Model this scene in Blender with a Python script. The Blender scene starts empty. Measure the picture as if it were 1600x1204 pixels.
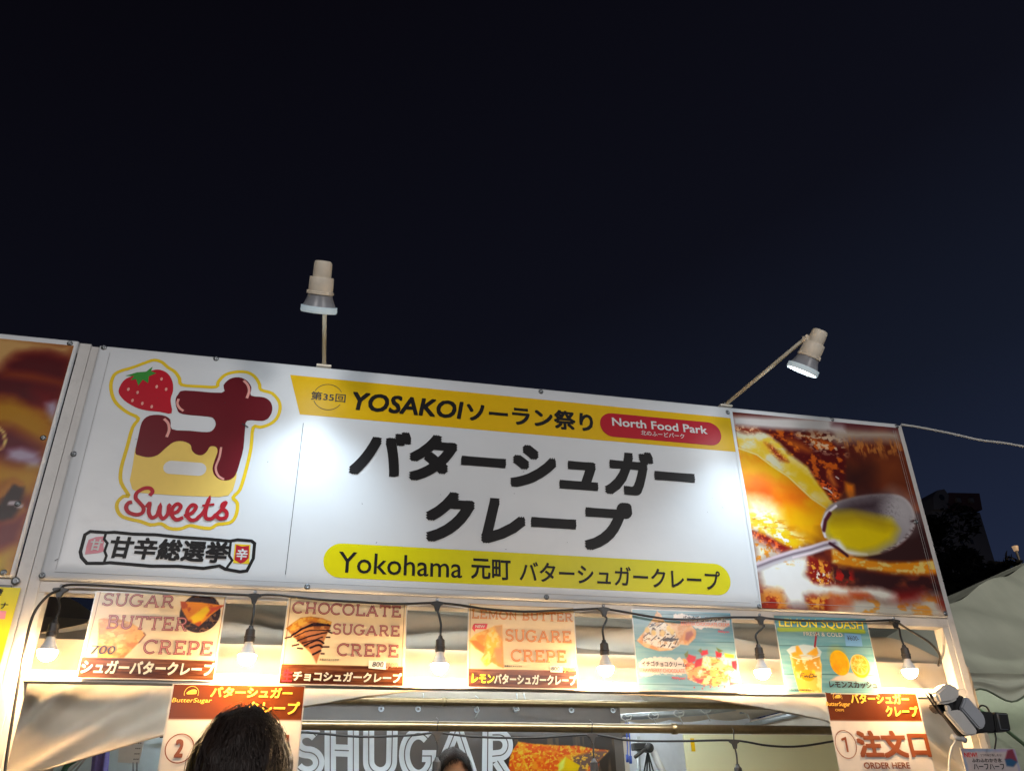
import bpy, bmesh, math, random
import numpy as np
from mathutils import Vector, Matrix, noise as mnoise
from mathutils.geometry import tessellate_polygon

random.seed(7)
SC = bpy.context.scene
COL = SC.collection

# ------------------------------------------------------------------ camera
CAM = Vector((0.9176, -3.0384, 1.55))
YAW, PITCH, ROLL, FOC = 0.2420121338569761, 0.497876448991929, -0.019152924933903276, 1280.0
def _axes():
    cy, sy, cp, sp = math.cos(YAW), math.sin(YAW), math.cos(PITCH), math.sin(PITCH)
    f = Vector((sy*cp, cy*cp, sp)); r = Vector((cy, -sy, 0)); u = r.cross(f)
    cr, sr = math.cos(ROLL), math.sin(ROLL)
    return cr*r + sr*u, -sr*r + cr*u, f
AR, AU, AF = _axes()
cam_data = bpy.data.cameras.new('camera')
cam_data.sensor_width = 36.0
cam_data.lens = FOC/1600.0*36.0
cam_data.clip_start = 0.05
cam_data.clip_end = 2000.0
cam = bpy.data.objects.new('camera', cam_data)
COL.objects.link(cam)
cam.matrix_world = Matrix(((AR.x, AU.x, -AF.x, CAM.x), (AR.y, AU.y, -AF.y, CAM.y), (AR.z, AU.z, -AF.z, CAM.z), (0, 0, 0, 1)))
SC.camera = cam

# ------------------------------------------------------------------ night sky
world = bpy.data.worlds.new('World'); SC.world = world; world.use_nodes = True
nt = world.node_tree; nt.nodes.clear()
tc = nt.nodes.new('ShaderNodeTexCoord')
sep = nt.nodes.new('ShaderNodeSeparateXYZ'); nt.links.new(tc.outputs['Generated'], sep.inputs[0])
m1 = nt.nodes.new('ShaderNodeMath'); m1.operation = 'MULTIPLY_ADD'
m1.inputs[1].default_value = -0.35; nt.links.new(sep.outputs['X'], m1.inputs[0]); nt.links.new(sep.outputs['Z'], m1.inputs[2])
rmp = nt.nodes.new('ShaderNodeValToRGB')
e = rmp.color_ramp.elements
e[0].position = 0.0; e[0].color = (0.0125, 0.0185, 0.042, 1)
e[1].position = 0.85; e[1].color = (0.0024, 0.0022, 0.0042, 1)
q = e.new(0.22); q.color = (0.0072, 0.0098, 0.0200, 1)
q = e.new(0.45); q.color = (0.0042, 0.0046, 0.0092, 1)
nt.links.new(m1.outputs[0], rmp.inputs[0])
bg = nt.nodes.new('ShaderNodeBackground'); bg.inputs[1].default_value = 1.0
nt.links.new(rmp.outputs[0], bg.inputs[0])
wo = nt.nodes.new('ShaderNodeOutputWorld'); nt.links.new(bg.outputs[0], wo.inputs[0])

SC.view_settings.view_transform = 'Standard'
SC.view_settings.look = 'None'
SC.view_settings.exposure = 0.0
SC.view_settings.gamma = 1.0
SC.view_settings.use_curve_mapping = False
SC.cycles.use_denoising = True
SC.cycles.max_bounces = 8
SC.cycles.sample_clamp_indirect = 6.0

BULB_E = 800.0      # emission of the festoon bulb domes
SPOT_W = 27.0       # each white sign lamp
FILL_TUBE_E = 42.0       # unseen tubes added to brighten the tent insides

FILL_FLOOD_W = 800.0    # unseen fill masts added behind the visitor to brighten sign and stalls
FILL_FLOOD_R = 150.0     # cooler fill mast added by the right-hand tent

# ------------------------------------------------------------------ helpers
def at(px, py, y=0.0):
    """point of the place seen at photo position (px,py) on the upright plane at depth y"""
    d = (px-800)*AR + (602-py)*AU + FOC*AF
    t = (y-CAM.y)/d.y
    return CAM + d*t
def Zm(ox, oy, s):
    return lambda x, y: (ox+x/s, oy+y/s)
def pts(zm, lst, y=0.0):
    return [(lambda v: (v.x, v.z))(at(*zm(a, b), y)) for a, b in lst]

def s2l(c):
    return tuple((v/12.92 if v <= .04045 else ((v+.055)/1.055)**2.4) for v in c)
def rgb(r, g, b): return s2l((r/255., g/255., b/255.))

def mat(name, col, rough=.5, metal=0., noise=.08, nscale=30., bump=0., bscale=60., trans=0., emit=None, estr=0., coat=0., spec=.5, attr=None, stretch=None, dirt=0., sheen=0.):
    m = bpy.data.materials.new(name); m.use_nodes = True
    t = m.node_tree; t.nodes.clear(); N = t.nodes.new; L = t.links.new
    out = N('ShaderNodeOutputMaterial')
    b = N('ShaderNodeBsdfPrincipled')
    b.inputs['Roughness'].default_value = rough; b.inputs['Metallic'].default_value = metal
    b.inputs['Specular IOR Level'].default_value = spec
    b.inputs['Coat Weight'].default_value = coat; b.inputs['Coat Roughness'].default_value = .12
    co = N('ShaderNodeTexCoord')
    vec = co.outputs['Object']
    if stretch:
        mp = N('ShaderNodeMapping'); mp.inputs['Scale'].default_value = stretch; L(vec, mp.inputs[0]); vec = mp.outputs[0]
    if attr:
        a = N('ShaderNodeAttribute'); a.attribute_name = attr; base = a.outputs['Color']
    else:
        a = N('ShaderNodeRGB'); a.outputs[0].default_value = (*col, 1); base = a.outputs[0]
    if noise > 0:
        nz = N('ShaderNodeTexNoise'); nz.inputs['Scale'].default_value = nscale; nz.inputs['Detail'].default_value = 5
        L(vec, nz.inputs['Vector'])
        mr = N('ShaderNodeMapRange'); mr.inputs[1].default_value = .3; mr.inputs[2].default_value = .7
        mr.inputs[3].default_value = 1-noise; mr.inputs[4].default_value = 1+noise*.5
        L(nz.outputs[0], mr.inputs[0])
        mx = N('ShaderNodeMix'); mx.data_type = 'RGBA'; mx.blend_type = 'MULTIPLY'; mx.inputs[0].default_value = 1
        L(base, mx.inputs[6]); L(mr.outputs[0], mx.inputs[7]); base = mx.outputs[2]
    if dirt > 0:
        nz = N('ShaderNodeTexNoise'); nz.inputs['Scale'].default_value = 9; nz.inputs['Detail'].default_value = 8; nz.inputs['Roughness'].default_value = .7
        L(vec, nz.inputs['Vector'])
        mr = N('ShaderNodeMapRange'); mr.inputs[1].default_value = .56; mr.inputs[2].default_value = .72; mr.inputs[3].default_value = 0; mr.inputs[4].default_value = dirt
        L(nz.outputs[0], mr.inputs[0])
        mx = N('ShaderNodeMix'); mx.data_type = 'RGBA'; L(mr.outputs[0], mx.inputs[0]); L(base, mx.inputs[6]); mx.inputs[7].default_value = (.16, .13, .10, 1)
        base = mx.outputs[2]
    L(base, b.inputs['Base Color'])
    if bump > 0:
        nb = N('ShaderNodeTexNoise'); nb.inputs['Scale'].default_value = bscale; nb.inputs['Detail'].default_value = 4
        L(vec, nb.inputs['Vector'])
        bp = N('ShaderNodeBump'); bp.inputs['Strength'].default_value = bump; bp.inputs['Distance'].default_value = .01
        L(nb.outputs[0], bp.inputs['Height']); L(bp.outputs[0], b.inputs['Normal'])
    if emit:
        b.inputs['Emission Color'].default_value = (*emit, 1); b.inputs['Emission Strength'].default_value = estr
    sh = b.outputs[0]
    if trans > 0:
        tr = N('ShaderNodeBsdfTranslucent'); L(base, tr.inputs[0])
        ms = N('ShaderNodeMixShader'); ms.inputs[0].default_value = trans
        L(sh, ms.inputs[1]); L(tr.outputs[0], ms.inputs[2]); sh = ms.outputs[0]
    L(sh, out.inputs[0])
    return m

def link(o, parent=None):
    COL.objects.link(o)
    if parent is not None:
        o.parent = parent
        o.matrix_parent_inverse = parent_world(parent).inverted()
    return o
def parent_world(p):
    m = Matrix.LocRotScale(p.location, p.rotation_euler, p.scale)
    if p.parent is not None:
        m = parent_world(p.parent) @ p.matrix_parent_inverse @ m
    return m
def tag(o, label, cat, group=None, kind=None):
    if label: o['label'] = label
    if cat: o['category'] = cat
    if group: o['group'] = group
    if kind: o['kind'] = kind
    return o
def thing(name, label, cat, loc=(0, 0, 0), group=None):
    o = bpy.data.objects.new(name, None); o.empty_display_size = .1; COL.objects.link(o); o.location = loc
    return tag(o, label, cat, group)
def mesh(name, vs, fs, m, parent=None, smooth=False, kind=None, label=None):
    me = bpy.data.meshes.new(name); me.from_pydata([tuple(v) for v in vs], [], fs); me.materials.append(m)
    if smooth: me.polygons.foreach_set('use_smooth', [True]*len(me.polygons))
    me.update()
    o = bpy.data.objects.new(name, me); link(o, parent)
    if kind: o['kind'] = kind
    if label: o['label'] = label
    return o
def from_bm(name, bm, m, parent=None, smooth=False):
    bmesh.ops.recalc_face_normals(bm, faces=bm.faces)
    me = bpy.data.meshes.new(name); bm.to_mesh(me); bm.free(); me.materials.append(m)
    if smooth: me.polygons.foreach_set('use_smooth', [True]*len(me.polygons))
    o = bpy.data.objects.new(name, me); link(o, parent); return o
def add_box(bm, a, b, bev=.0):
    x0, y0, z0 = a; x1, y1, z1 = b
    r = bmesh.ops.create_cube(bm, size=1)
    for v in r['verts']:
        v.co = Vector((x0+(v.co.x+.5)*(x1-x0), y0+(v.co.y+.5)*(y1-y0), z0+(v.co.z+.5)*(z1-z0)))
    if bev > 0:
        es = list({e for v in r['verts'] for e in v.link_edges})
        bmesh.ops.bevel(bm, geom=es, offset=bev, segments=2, affect='EDGES', profile=.5)
def box(name, a, b, m, parent=None, bev=.002, smooth=False):
    bm = bmesh.new(); add_box(bm, a, b, bev); return from_bm(name, bm, m, parent, smooth)
def prism(name, poly, y0, y1, m, parent=None, bev=0):
    """outline (x,z) given thickness between y0 and y1"""
    bm = bmesh.new()
    vs = [bm.verts.new((x, y0, z)) for x, z in poly]
    f = bm.faces.new(vs)
    r = bmesh.ops.extrude_face_region(bm, geom=[f])
    for v in r['geom']:
        if isinstance(v, bmesh.types.BMVert): v.co.y = y1
    if bev: bmesh.ops.bevel(bm, geom=bm.edges[:], offset=bev, segments=2, affect='EDGES')
    return from_bm(name, bm, m, parent)
def smooth_path(P, n=6, closed=False):
    P = [Vector(p) for p in P]; out = []; N = len(P)
    rng = range(N if closed else N-1)
    for i in rng:
        p0 = P[i-1] if (i > 0 or closed) else P[0]*2-P[1]
        p1 = P[i]; p2 = P[(i+1) % N]
        p3 = P[(i+2) % N] if (i+2 < N or closed) else P[-1]*2-P[-2]
        for k in range(n):
            t = k/n
            out.append(.5*((2*p1)+(-p0+p2)*t+(2*p0-5*p1+4*p2-p3)*t*t+(-p0+3*p1-3*p2+p3)*t**3))
    if not closed: out.append(P[-1])
    return out
def tube_data(P, r, seg=8, cap=True):
    P = [Vector(p) for p in P]; rr = r if isinstance(r, (list, tuple)) else [r]*len(P)
    t = (P[1]-P[0]).normalized(); ref = Vector((0, 0, 1)) if abs(t.z) < .9 else Vector((1, 0, 0))
    n = t.cross(ref).normalized(); vs = []; fs = []
    for i, p in enumerate(P):
        tt = (P[min(i+1, len(P)-1)]-P[max(i-1, 0)]).normalized()
        n = (n-tt*n.dot(tt)).normalized(); b = tt.cross(n)
        for k in range(seg):
            a = 2*math.pi*k/seg; vs.append(p+(n*math.cos(a)+b*math.sin(a))*rr[i])
    for i in range(len(P)-1):
        for k in range(seg):
            k2 = (k+1) % seg; fs.append((i*seg+k, i*seg+k2, (i+1)*seg+k2, (i+1)*seg+k))
    if cap:
        fs.append(tuple(range(seg-1, -1, -1))); fs.append(tuple((len(P)-1)*seg+k for k in range(seg)))
    return vs, fs
def tube(name, P, r, m, parent=None, seg=8, smooth=True):
    vs, fs = tube_data(P, r, seg); return mesh(name, vs, fs, m, parent, smooth)
def tubes(name, lst, m, parent=None, seg=6):
    V = []; F = []
    for P, r in lst:
        vs, fs = tube_data(P, r, seg); o = len(V); V += vs; F += [tuple(i+o for i in f) for f in fs]
    return mesh(name, V, F, m, parent, True)
def lathe_data(prof, o, ax, seg=28):
    """prof: list of (s along axis, radius)"""
    ax = Vector(ax).normalized(); o = Vector(o)
    ref = Vector((0, 0, 1)) if abs(ax.z) < .9 else Vector((1, 0, 0))
    n = ax.cross(ref).normalized(); b = ax.cross(n); vs = []; fs = []
    for s, r in prof:
        for k in range(seg):
            a = 2*math.pi*k/seg; vs.append(o+ax*s+(n*math.cos(a)+b*math.sin(a))*max(r, 1e-5))
    for i in range(len(prof)-1):
        for k in range(seg):
            k2 = (k+1) % seg; fs.append((i*seg+k, i*seg+k2, (i+1)*seg+k2, (i+1)*seg+k))
    return vs, fs
def lathe(name, prof, o, ax, m, parent=None, seg=28):
    vs, fs = lathe_data(prof, o, ax, seg)
    ob = mesh(name, vs, fs, m, parent, True)
    try:
        ob.data.set_sharp_from_angle(angle=math.radians(40))
    except Exception: pass
    return ob

# ---- gentle unevenness shared by everything printed on the same sheet
def warp_none(x, z): return 0.0
def warp_vinyl(x, z):
    return 0.0
def warp_poster(k):
    return lambda x, z: .0026*math.sin(x*9+k*1.7)+.0016*math.sin(z*17+k)

def flat(name, poly, y, m, parent, warp=warp_none, holes=()):
    """a printed patch lying on a sheet"""
    loops = [[Vector((x, z, 0)) for x, z in poly]]+[[Vector((x, z, 0)) for x, z in h] for h in holes]
    tris = tessellate_polygon(loops)
    v = [p for l in loops for p in l]
    vs = [(p.x, y+warp(p.x, p.y), p.y) for p in v]
    fs = []
    for a, b, c in tris:
        A, B, C = v[a], v[b], v[c]
        cr = (B.x-A.x)*(C.y-A.y)-(B.y-A.y)*(C.x-A.x)
        fs.append((a, b, c) if cr > 0 else (a, c, b))
    return mesh(name, vs, fs, m, parent)
def ribbon_pts(P, w, closed=False):
    P = [Vector((p[0], p[1])) for p in P]; n = len(P); A = []; B = []
    for i in range(n):
        if closed: a, c = P[i-1], P[(i+1) % n]
        else: a, c = P[max(i-1, 0)], P[min(i+1, n-1)]
        b = P[i]
        d1 = (b-a); d2 = (c-b)
        if d1.length < 1e-9: d1 = d2
        if d2.length < 1e-9: d2 = d1
        d1.normalize(); d2.normalize()
        t = (d1+d2)
        if t.length < 1e-6: t = d1
        t.normalize(); nn = Vector((-t.y, t.x)); k = 1/max(.5, nn.dot(Vector((-d1.y, d1.x))))
        A.append(b+nn*w/2*k); B.append(b-nn*w/2*k)
    return A, B
def strokes(name, lst, y, m, parent, warp=warp_none, step=.00006, ramp=0.):
    """lst: (points, width, closed) -> flat ribbons, each a hair in front of the one before"""
    V = []; F = []
    for j, (P, w, c) in enumerate(lst):
        A, B = ribbon_pts(P, w, c); n = len(A); o = len(V); yy = y-step*j
        for i, a in enumerate(A): V.append((a.x, yy-i*ramp+warp(a.x, a.y), a.y))
        for i, b in enumerate(B): V.append((b.x, yy-i*ramp+warp(b.x, b.y), b.y))
        for i in range(n if c else n-1):
            k = (i+1) % n
            F.append((o+n+i, o+n+k, o+k, o+i))
    return mesh(name, V, F, m, parent)
_tc = {}
def text_pts(body, bold=0., shear=0.):
    key = (body, bold, shear)
    if key in _tc: return _tc[key]
    c = bpy.data.curves.new('t', 'FONT'); c.body = body; c.offset = bold; c.resolution_u = 3; c.fill_mode = 'FRONT'
    o = bpy.data.objects.new('t', c); COL.objects.link(o)
    bpy.context.view_layer.update()
    dg = bpy.context.evaluated_depsgraph_get()
    me = o.evaluated_get(dg).to_mesh()
    vs = [(v.co.x+shear*v.co.y, v.co.y) for v in me.vertices]; fs = [tuple(p.vertices) for p in me.polygons]
    o.evaluated_get(dg).to_mesh_clear()
    bpy.data.objects.remove(o); bpy.data.curves.remove(c)
    _tc[key] = (vs, fs); return vs, fs
def text(name, body, x0, x1, z0, z1, y, m, parent, bold=.02, shear=0., warp=warp_none, rot=0.):
    heavy = bold*.95 if bold > .008 else 0
    vs, fs = text_pts(body, 0. if heavy else bold, shear)
    xa = min(v[0] for v in vs); xb = max(v[0] for v in vs); ya = min(v[1] for v in vs); yb = max(v[1] for v in vs)
    out = []
    cx, cz = (x0+x1)/2, (z0+z1)/2; cr, sr = math.cos(rot), math.sin(rot)
    for v in vs:
        x = x0+(v[0]-xa)/(xb-xa)*(x1-x0); z = z0+(v[1]-ya)/(yb-ya)*(z1-z0)
        if rot: x, z = cx+(x-cx)*cr-(z-cz)*sr, cz+(x-cx)*sr+(z-cz)*cr
        out.append((x, y+warp(x, z), z))
    if heavy > 0:       # thicken strokes: the same glyphs again, shifted by a hair
        em = (z1-z0)/max(yb-ya, .3); ex = (x1-x0)/(xb-xa); b0 = out; f0 = fs; out = []; fs = []
        for k in range(9):
            a = k*math.pi/4; q_ = .92 if k % 2 == 0 else 1.27; dx, dz = (0, 0) if k == 8 else (heavy*ex*q_*math.cos(a), heavy*em*q_*math.sin(a)); o = len(out)
            s1 = 1-2*heavy*ex/(x1-x0); s2 = 1-2*heavy*em/(z1-z0)
            out += [(cx+(p[0]-cx)*s1+dx, p[1]-.00008*k, cz+(p[2]-cz)*s2+dz) for p in b0]
            fs += [tuple(i+o for i in f) for f in f0]
    F = []
    for f in fs:
        A, B, C = out[f[0]], out[f[1]], out[f[2]]
        cr_ = (B[0]-A[0])*(C[2]-A[2])-(B[2]-A[2])*(C[0]-A[0])
        F.append(f if cr_ > 0 else f[::-1])
    return mesh(name, out, F, m, parent)
def circle(cx, cz, rx, rz=None, n=40, a0=0, a1=360):
    rz = rz or rx
    full = abs(a1-a0) >= 360
    return [(cx+rx*math.cos(math.radians(a0+(a1-a0)*i/(n if full else n-1))), cz+rz*math.sin(math.radians(a0+(a1-a0)*i/(n if full else n-1)))) for i in range(n)]
def pill(x0, x1, z0, z1, n=14):
    r = (z1-z0)/2; zc = (z0+z1)/2
    return circle(x1-r, zc, r, n=n, a0=-90, a1=90)+circle(x0+r, zc, r, n=n, a0=90, a1=270)

# ------------------------------------------------------------------ printed pictures, painted vertex by vertex
_rs = np.random.RandomState(11)
_lat = _rs.rand(256, 256)
def vnoise(x, y):
    xi = np.floor(x).astype(int); yi = np.floor(y).astype(int); fx = x-xi; fy = y-yi
    fx = fx*fx*(3-2*fx); fy = fy*fy*(3-2*fy)
    g = lambda a, b: _lat[a & 255, b & 255]
    return (g(xi, yi)*(1-fx)+g(xi+1, yi)*fx)*(1-fy)+(g(xi, yi+1)*(1-fx)+g(xi+1, yi+1)*fx)*fy
def fbm(x, y, o=4):
    s = 0; a = .5; t = 0
    for i in range(o):
        s = s+a*vnoise(x*2**i+17*i, y*2**i+31*i); t += a; a *= .55
    return s/t
class Print:
    def __init__(s, x0, x1, z0, z1, nx, nz, base):
        s.b = (x0, x1, z0, z1); s.nx, s.nz = nx, nz
        s.X, s.Z = np.meshgrid(np.linspace(x0, x1, nx), np.linspace(z0, z1, nz))
        s.px = (x1-x0)/nx; s.ak = 1.; s.sk = 1.
        s.C = np.empty((nz, nx, 3)); s.C[:] = np.array(base)/255.
    def sd(s, poly, X=None, Z=None):
        X = s.X if X is None else X; Z = s.Z if Z is None else Z
        d = np.full(X.shape, 1e9); ins = np.zeros(X.shape, bool); n = len(poly)
        for i in range(n):
            ax, az = poly[i]; bx, bz = poly[(i+1) % n]
            ex, ez = bx-ax, bz-az; L = ex*ex+ez*ez+1e-12
            t = np.clip(((X-ax)*ex+(Z-az)*ez)/L, 0, 1)
            d = np.minimum(d, np.hypot(X-ax-t*ex, Z-az-t*ez))
            c = ((az > Z) != (bz > Z)) & (X < (bx-ax)*(Z-az)/(bz-az+1e-12)+ax)
            ins ^= c
        return np.where(ins, d, -d)
    def warpXZ(s, amp, sc):
        if amp <= 0: return s.X, s.Z
        return s.X+amp*(fbm(s.X/sc, s.Z/sc, 4)-.5)*2, s.Z+amp*(fbm(s.X/sc+50, s.Z/sc+9, 4)-.5)*2
    def mask(s, poly, soft, amp=0., sc=.03):
        X, Z = s.warpXZ(amp*s.ak, sc)
        d = s.sd(poly, X, Z); soft = max(soft*s.sk, s.px*.8)
        return np.clip(d/soft*.5+.5, 0, 1)
    def blend(s, m, col, op=1.):
        m = (m*op)[..., None]; s.C = s.C*(1-m)+m*np.array(col)/255.
    def poly(s, P, col, soft=0., op=1., amp=0., sc=.03, tex=None):
        m = s.mask(P, soft, amp, sc)
        if tex is not None:
            c2, nsx, nsz, lo, hi = tex
            n = np.clip((fbm(s.X/nsx, s.Z/nsz, 4)-lo)/(hi-lo), 0, 1)[..., None]
            cc = np.array(col)/255.*(1-n)+np.array(c2)/255.*n
            m = (m*op)[..., None]; s.C = s.C*(1-m)+m*cc
        else: s.blend(m, col, op)
    def line(s, P, w, col, soft=0., op=1., amp=0., sc=.03):
        X, Z = s.warpXZ(amp, sc); d = np.full(X.shape, 1e9)
        for (ax, az), (bx, bz) in zip(P[:-1], P[1:]):
            ex, ez = bx-ax, bz-az; L = ex*ex+ez*ez+1e-12
            t = np.clip(((X-ax)*ex+(Z-az)*ez)/L, 0, 1); d = np.minimum(d, np.hypot(X-ax-t*ex, Z-az-t*ez))
        soft = max(soft, s.px*.8)
        s.blend(np.clip((w/2-d)/soft+.5, 0, 1), col, op)
    def speck(s, P, col, sx, sz, thr, soft=.04, op=1., psoft=.004):
        n = fbm(s.X/sx+5, s.Z/sz+3, 3)
        s.blend(np.clip((n-thr)/(soft*s.sk), 0, 1)*s.mask(P, psoft), col, op)
    def build(s, name, y, m, parent, warp=warp_none, sat=1.02, con=1.15, gain=.70):
        nx, nz = s.nx, s.nz
        wy = np.vectorize(warp)(s.X, s.Z)
        co = np.stack([s.X, y+wy, s.Z], -1).reshape(-1, 3)
        i = np.arange(nx*nz).reshape(nz, nx)
        q = np.stack([i[:-1, :-1], i[:-1, 1:], i[1:, 1:], i[1:, :-1]], -1).reshape(-1)
        nf = (nx-1)*(nz-1)
        me = bpy.data.meshes.new(name)
        me.vertices.add(nx*nz); me.vertices.foreach_set('co', co.ravel())
        me.loops.add(nf*4); me.loops.foreach_set('vertex_index', q.astype(np.int32))
        me.polygons.add(nf); me.polygons.foreach_set('loop_start', np.arange(0, nf*4, 4, dtype=np.int32))
        me.update(calc_edges=True)
        a = me.color_attributes.new('ink', 'FLOAT_COLOR', 'POINT')
        g_ = s.C.mean(-1, keepdims=True)
        c = np.clip(((g_+(s.C-g_)*sat)-.45)*con+.45, 0, 1); lin = np.minimum(np.where(c <= .04045, c/12.92, ((c+.055)/1.055)**2.4)*gain, .86)
        col = np.concatenate([lin, np.ones(lin.shape[:2]+(1,))], -1).reshape(-1)
        a.data.foreach_set('color', col.astype(np.float32))
        me.materials.append(m)
        o = bpy.data.objects.new(name, me); link(o, parent); return o

# ------------------------------------------------------------------ materials
M = {}
M['white_paint'] = mat('white_paint', (.62, .60, .58), .38, noise=.07, nscale=14, bump=.06, bscale=90, dirt=.25)
M['inner_paint'] = mat('inner_paint', (.66, .64, .60), .42, noise=.06, nscale=14, bump=.05, bscale=90)
M['vinyl'] = mat('vinyl_white', (.76, .785, .81), .33, noise=.025, nscale=5, bump=.22, bscale=7, spec=.5)
M['p_yellow'] = mat('print_yellow', rgb(236, 190, 18), .34, noise=.03, bump=.10, bscale=7)
M['p_lemon'] = mat('print_lemon', rgb(232, 222, 10), .34, noise=.03, bump=.10, bscale=7)
M['p_black'] = mat('print_black', (.012, .011, .012), .42, noise=.03, bump=.08, bscale=7, spec=.28)
M['p_red'] = mat('print_red', rgb(190, 30, 48), .34, noise=.03, bump=.08, bscale=7)
M['p_white'] = mat('print_white', (.78, .78, .78), .36, noise=.03)
M['p_outline'] = mat('print_outline_yellow', rgb(240, 205, 40), .34, noise=.03)
M['p_cream'] = mat('print_cream', rgb(250, 214, 110), .34, noise=.03)
M['p_choc'] = mat('print_chocolate', rgb(112, 22, 34), .34, noise=.15, nscale=3)
M['p_straw'] = mat('print_strawberry', rgb(196, 22, 44), .34, noise=.08, nscale=6)
M['p_leaf'] = mat('print_leaf', rgb(60, 150, 60), .34)
M['p_pink'] = mat('print_pink', rgb(240, 170, 160), .34)
M['p_pinkpatch'] = mat('print_pink_patch', rgb(235, 150, 165), .34)
M['p_grey'] = mat('print_grey', (.05, .05, .055), .4)
M['photo'] = mat('printed_photo', None, .30, noise=.02, bump=.06, bscale=9, attr='ink')
M['lam'] = mat('laminated_print', None, .26, noise=.03, nscale=40, bump=.05, bscale=14, attr='ink', trans=.08)
M['lamsheet'] = mat('laminate_film', (.56, .54, .50), .2, noise=.03, trans=.08)
M['l_maroon'] = mat('ink_maroon', rgb(112, 22, 34), .3, noise=.05)
M['l_inline'] = mat('ink_inline', rgb(206, 140, 130), .3, noise=.05)
M['l_orange'] = mat('ink_orange', rgb(184, 92, 18), .3, noise=.05)
M['l_orange2'] = mat('ink_orange_light', rgb(236, 172, 84), .3, noise=.05)
M['l_white'] = mat('ink_white', rgb(214, 206, 190), .3, noise=.05)
M['l_shadow'] = mat('ink_dark_brown', rgb(60, 26, 14), .3, noise=.05)
M['l_black'] = mat('ink_black', (.015, .012, .012), .3, noise=.05)
M['l_yellow'] = mat('ink_yellow', rgb(246, 222, 40), .3, noise=.05)
M['l_yellow2'] = mat('ink_warm_yellow', rgb(250, 190, 70), .3, noise=.05)
M['l_red'] = mat('ink_red', rgb(205, 36, 50), .3, noise=.05)
M['l_brown'] = mat('ink_brown', rgb(126, 66, 36), .3, noise=.05)
M['l_price'] = mat('price_tag_paper', rgb(215, 212, 200), .5, noise=.05)
M['l_blue'] = mat('ink_blue_paper', rgb(100, 150, 195), .5, noise=.05)
M['l_salmon'] = mat('ink_salmon', rgb(235, 140, 110), .3, noise=.05)
M['steel'] = mat('zinc_screw', (.30, .32, .34), .3, metal=.9, noise=.1)
M['black_rubber'] = mat('black_rubber', (.018, .017, .017), .42, noise=.2)
M['grey_rubber'] = mat('socket_plastic', (.035, .03, .028), .4, noise=.2)
M['bulb_body'] = mat('bulb_body', (.84, .82, .79), .4, noise=.03)
M['dome'] = mat('bulb_dome', (.9, .85, .8), .4, noise=0, emit=(1.0, .64, .31), estr=BULB_E)
M['lamp_shell'] = mat('lamp_shell', (.86, .78, .65), .45, noise=.12, nscale=20, bump=.05, dirt=.25)
M['lamp_grey'] = mat('lamp_reflector_back', (.30, .31, .34), .35, noise=.1)
M['lens'] = mat('lamp_lens', (.7, .8, .85), .15, noise=0, emit=(.62, .86, 1.0), estr=.20)
M['lens_face'] = mat('lamp_lens_face', (.8, .8, .8), .2, noise=0, emit=(.82, .93, 1.0), estr=25)
M['arm'] = mat('lamp_arm', (.55, .52, .42), .45, noise=.03)
M['canvas'] = mat('tent_canvas', (.72, .615, .49), .6, noise=.05, nscale=12, bump=.16, bscale=6, trans=.45)  # warm bulb light is put into the white cloth's base colour
M['canvas_roof'] = mat('tent_roof_canvas', (.68, .58, .45), .6, noise=.10, nscale=5, bump=.3, bscale=4, trans=.28)
M['canvas_g'] = mat('tent_canvas_greenish', (.44, .43, .36), .6, noise=.12, nscale=3, bump=.6, bscale=3, trans=.2, stretch=(1.6, .5, 1.0))
M['seam'] = mat('seam_tape', (.50, .42, .33), .6, noise=.1)
M['black_banner'] = mat('black_banner', (.075, .060, .050), .34, noise=.12, nscale=8, bump=.3, bscale=4)
M['b_white'] = mat('banner_white', (.72, .74, .76), .4, noise=.03)
M['pipe'] = mat('brass_pipe', (.30, .22, .12), .28, metal=.9, noise=.15, nscale=40)
M['pipe_g'] = mat('galvanised_pipe', (.42, .44, .45), .4, metal=.7, noise=.12)
M['cloth'] = mat('white_cloth', (.66, .68, .72), .7, noise=.05, bump=.25, bscale=7, trans=.2)
M['yellow_wall'] = mat('pale_yellow_panel', (.78, .75, .46), .5, noise=.05, nscale=4)
M['rope'] = mat('white_rope', (.62, .62, .60), .7, noise=.1)
M['blue_cord'] = mat('blue_cord', (.05, .10, .42), .5)
M['black_plastic'] = mat('black_plastic', (.02, .02, .021), .35, noise=.1)
M['white_plastic'] = mat('white_plastic', (.62, .60, .57), .35, noise=.04)
M['grey_plastic'] = mat('pale_grey_plastic', (.42, .44, .48), .3, noise=.04)
M['purple'] = mat('purple_cloth', (.12, .10, .30), .7, noise=.1)
M['cyan_sheet'] = mat('pale_cyan_sheet', (.60, .68, .70), .5, noise=.05, trans=.4)
M['green_hose'] = mat('green_strap', (.02, .10, .06), .5)
M['fill_tube'] = mat('fill_tube', (.9, .9, .9), .3, noise=0, emit=(.80, .92, 1.0), estr=FILL_TUBE_E)  # glow of the unseen tubes added as fill
M['fill_tube_back'] = mat('fill_tube_back', (.9, .9, .9), .3, noise=0, emit=(.80, .92, 1.0), estr=FILL_TUBE_E*3)
M['fill_tube_dim'] = mat('fill_tube_dim', (.9, .9, .9), .3, noise=0, emit=(.92, 1.0, .88), estr=FILL_TUBE_E*.3)
for k_, m_ in M.items():
    if k_.startswith('p_') or k_ in ('photo', 'b_white'):
        for n_ in m_.node_tree.nodes:
            if n_.type == 'BSDF_PRINCIPLED': n_.inputs['Specular IOR Level'].default_value = .16

# ================================================================== ground
bm = bmesh.new()
bmesh.ops.create_grid(bm, x_segments=8, y_segments=8, size=600)
ground = from_bm('ground', bm, mat('packed_gravel', (.07, .066, .06), .9, noise=.3, nscale=3, bump=.4, bscale=30))
ground['kind'] = 'structure'

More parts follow.
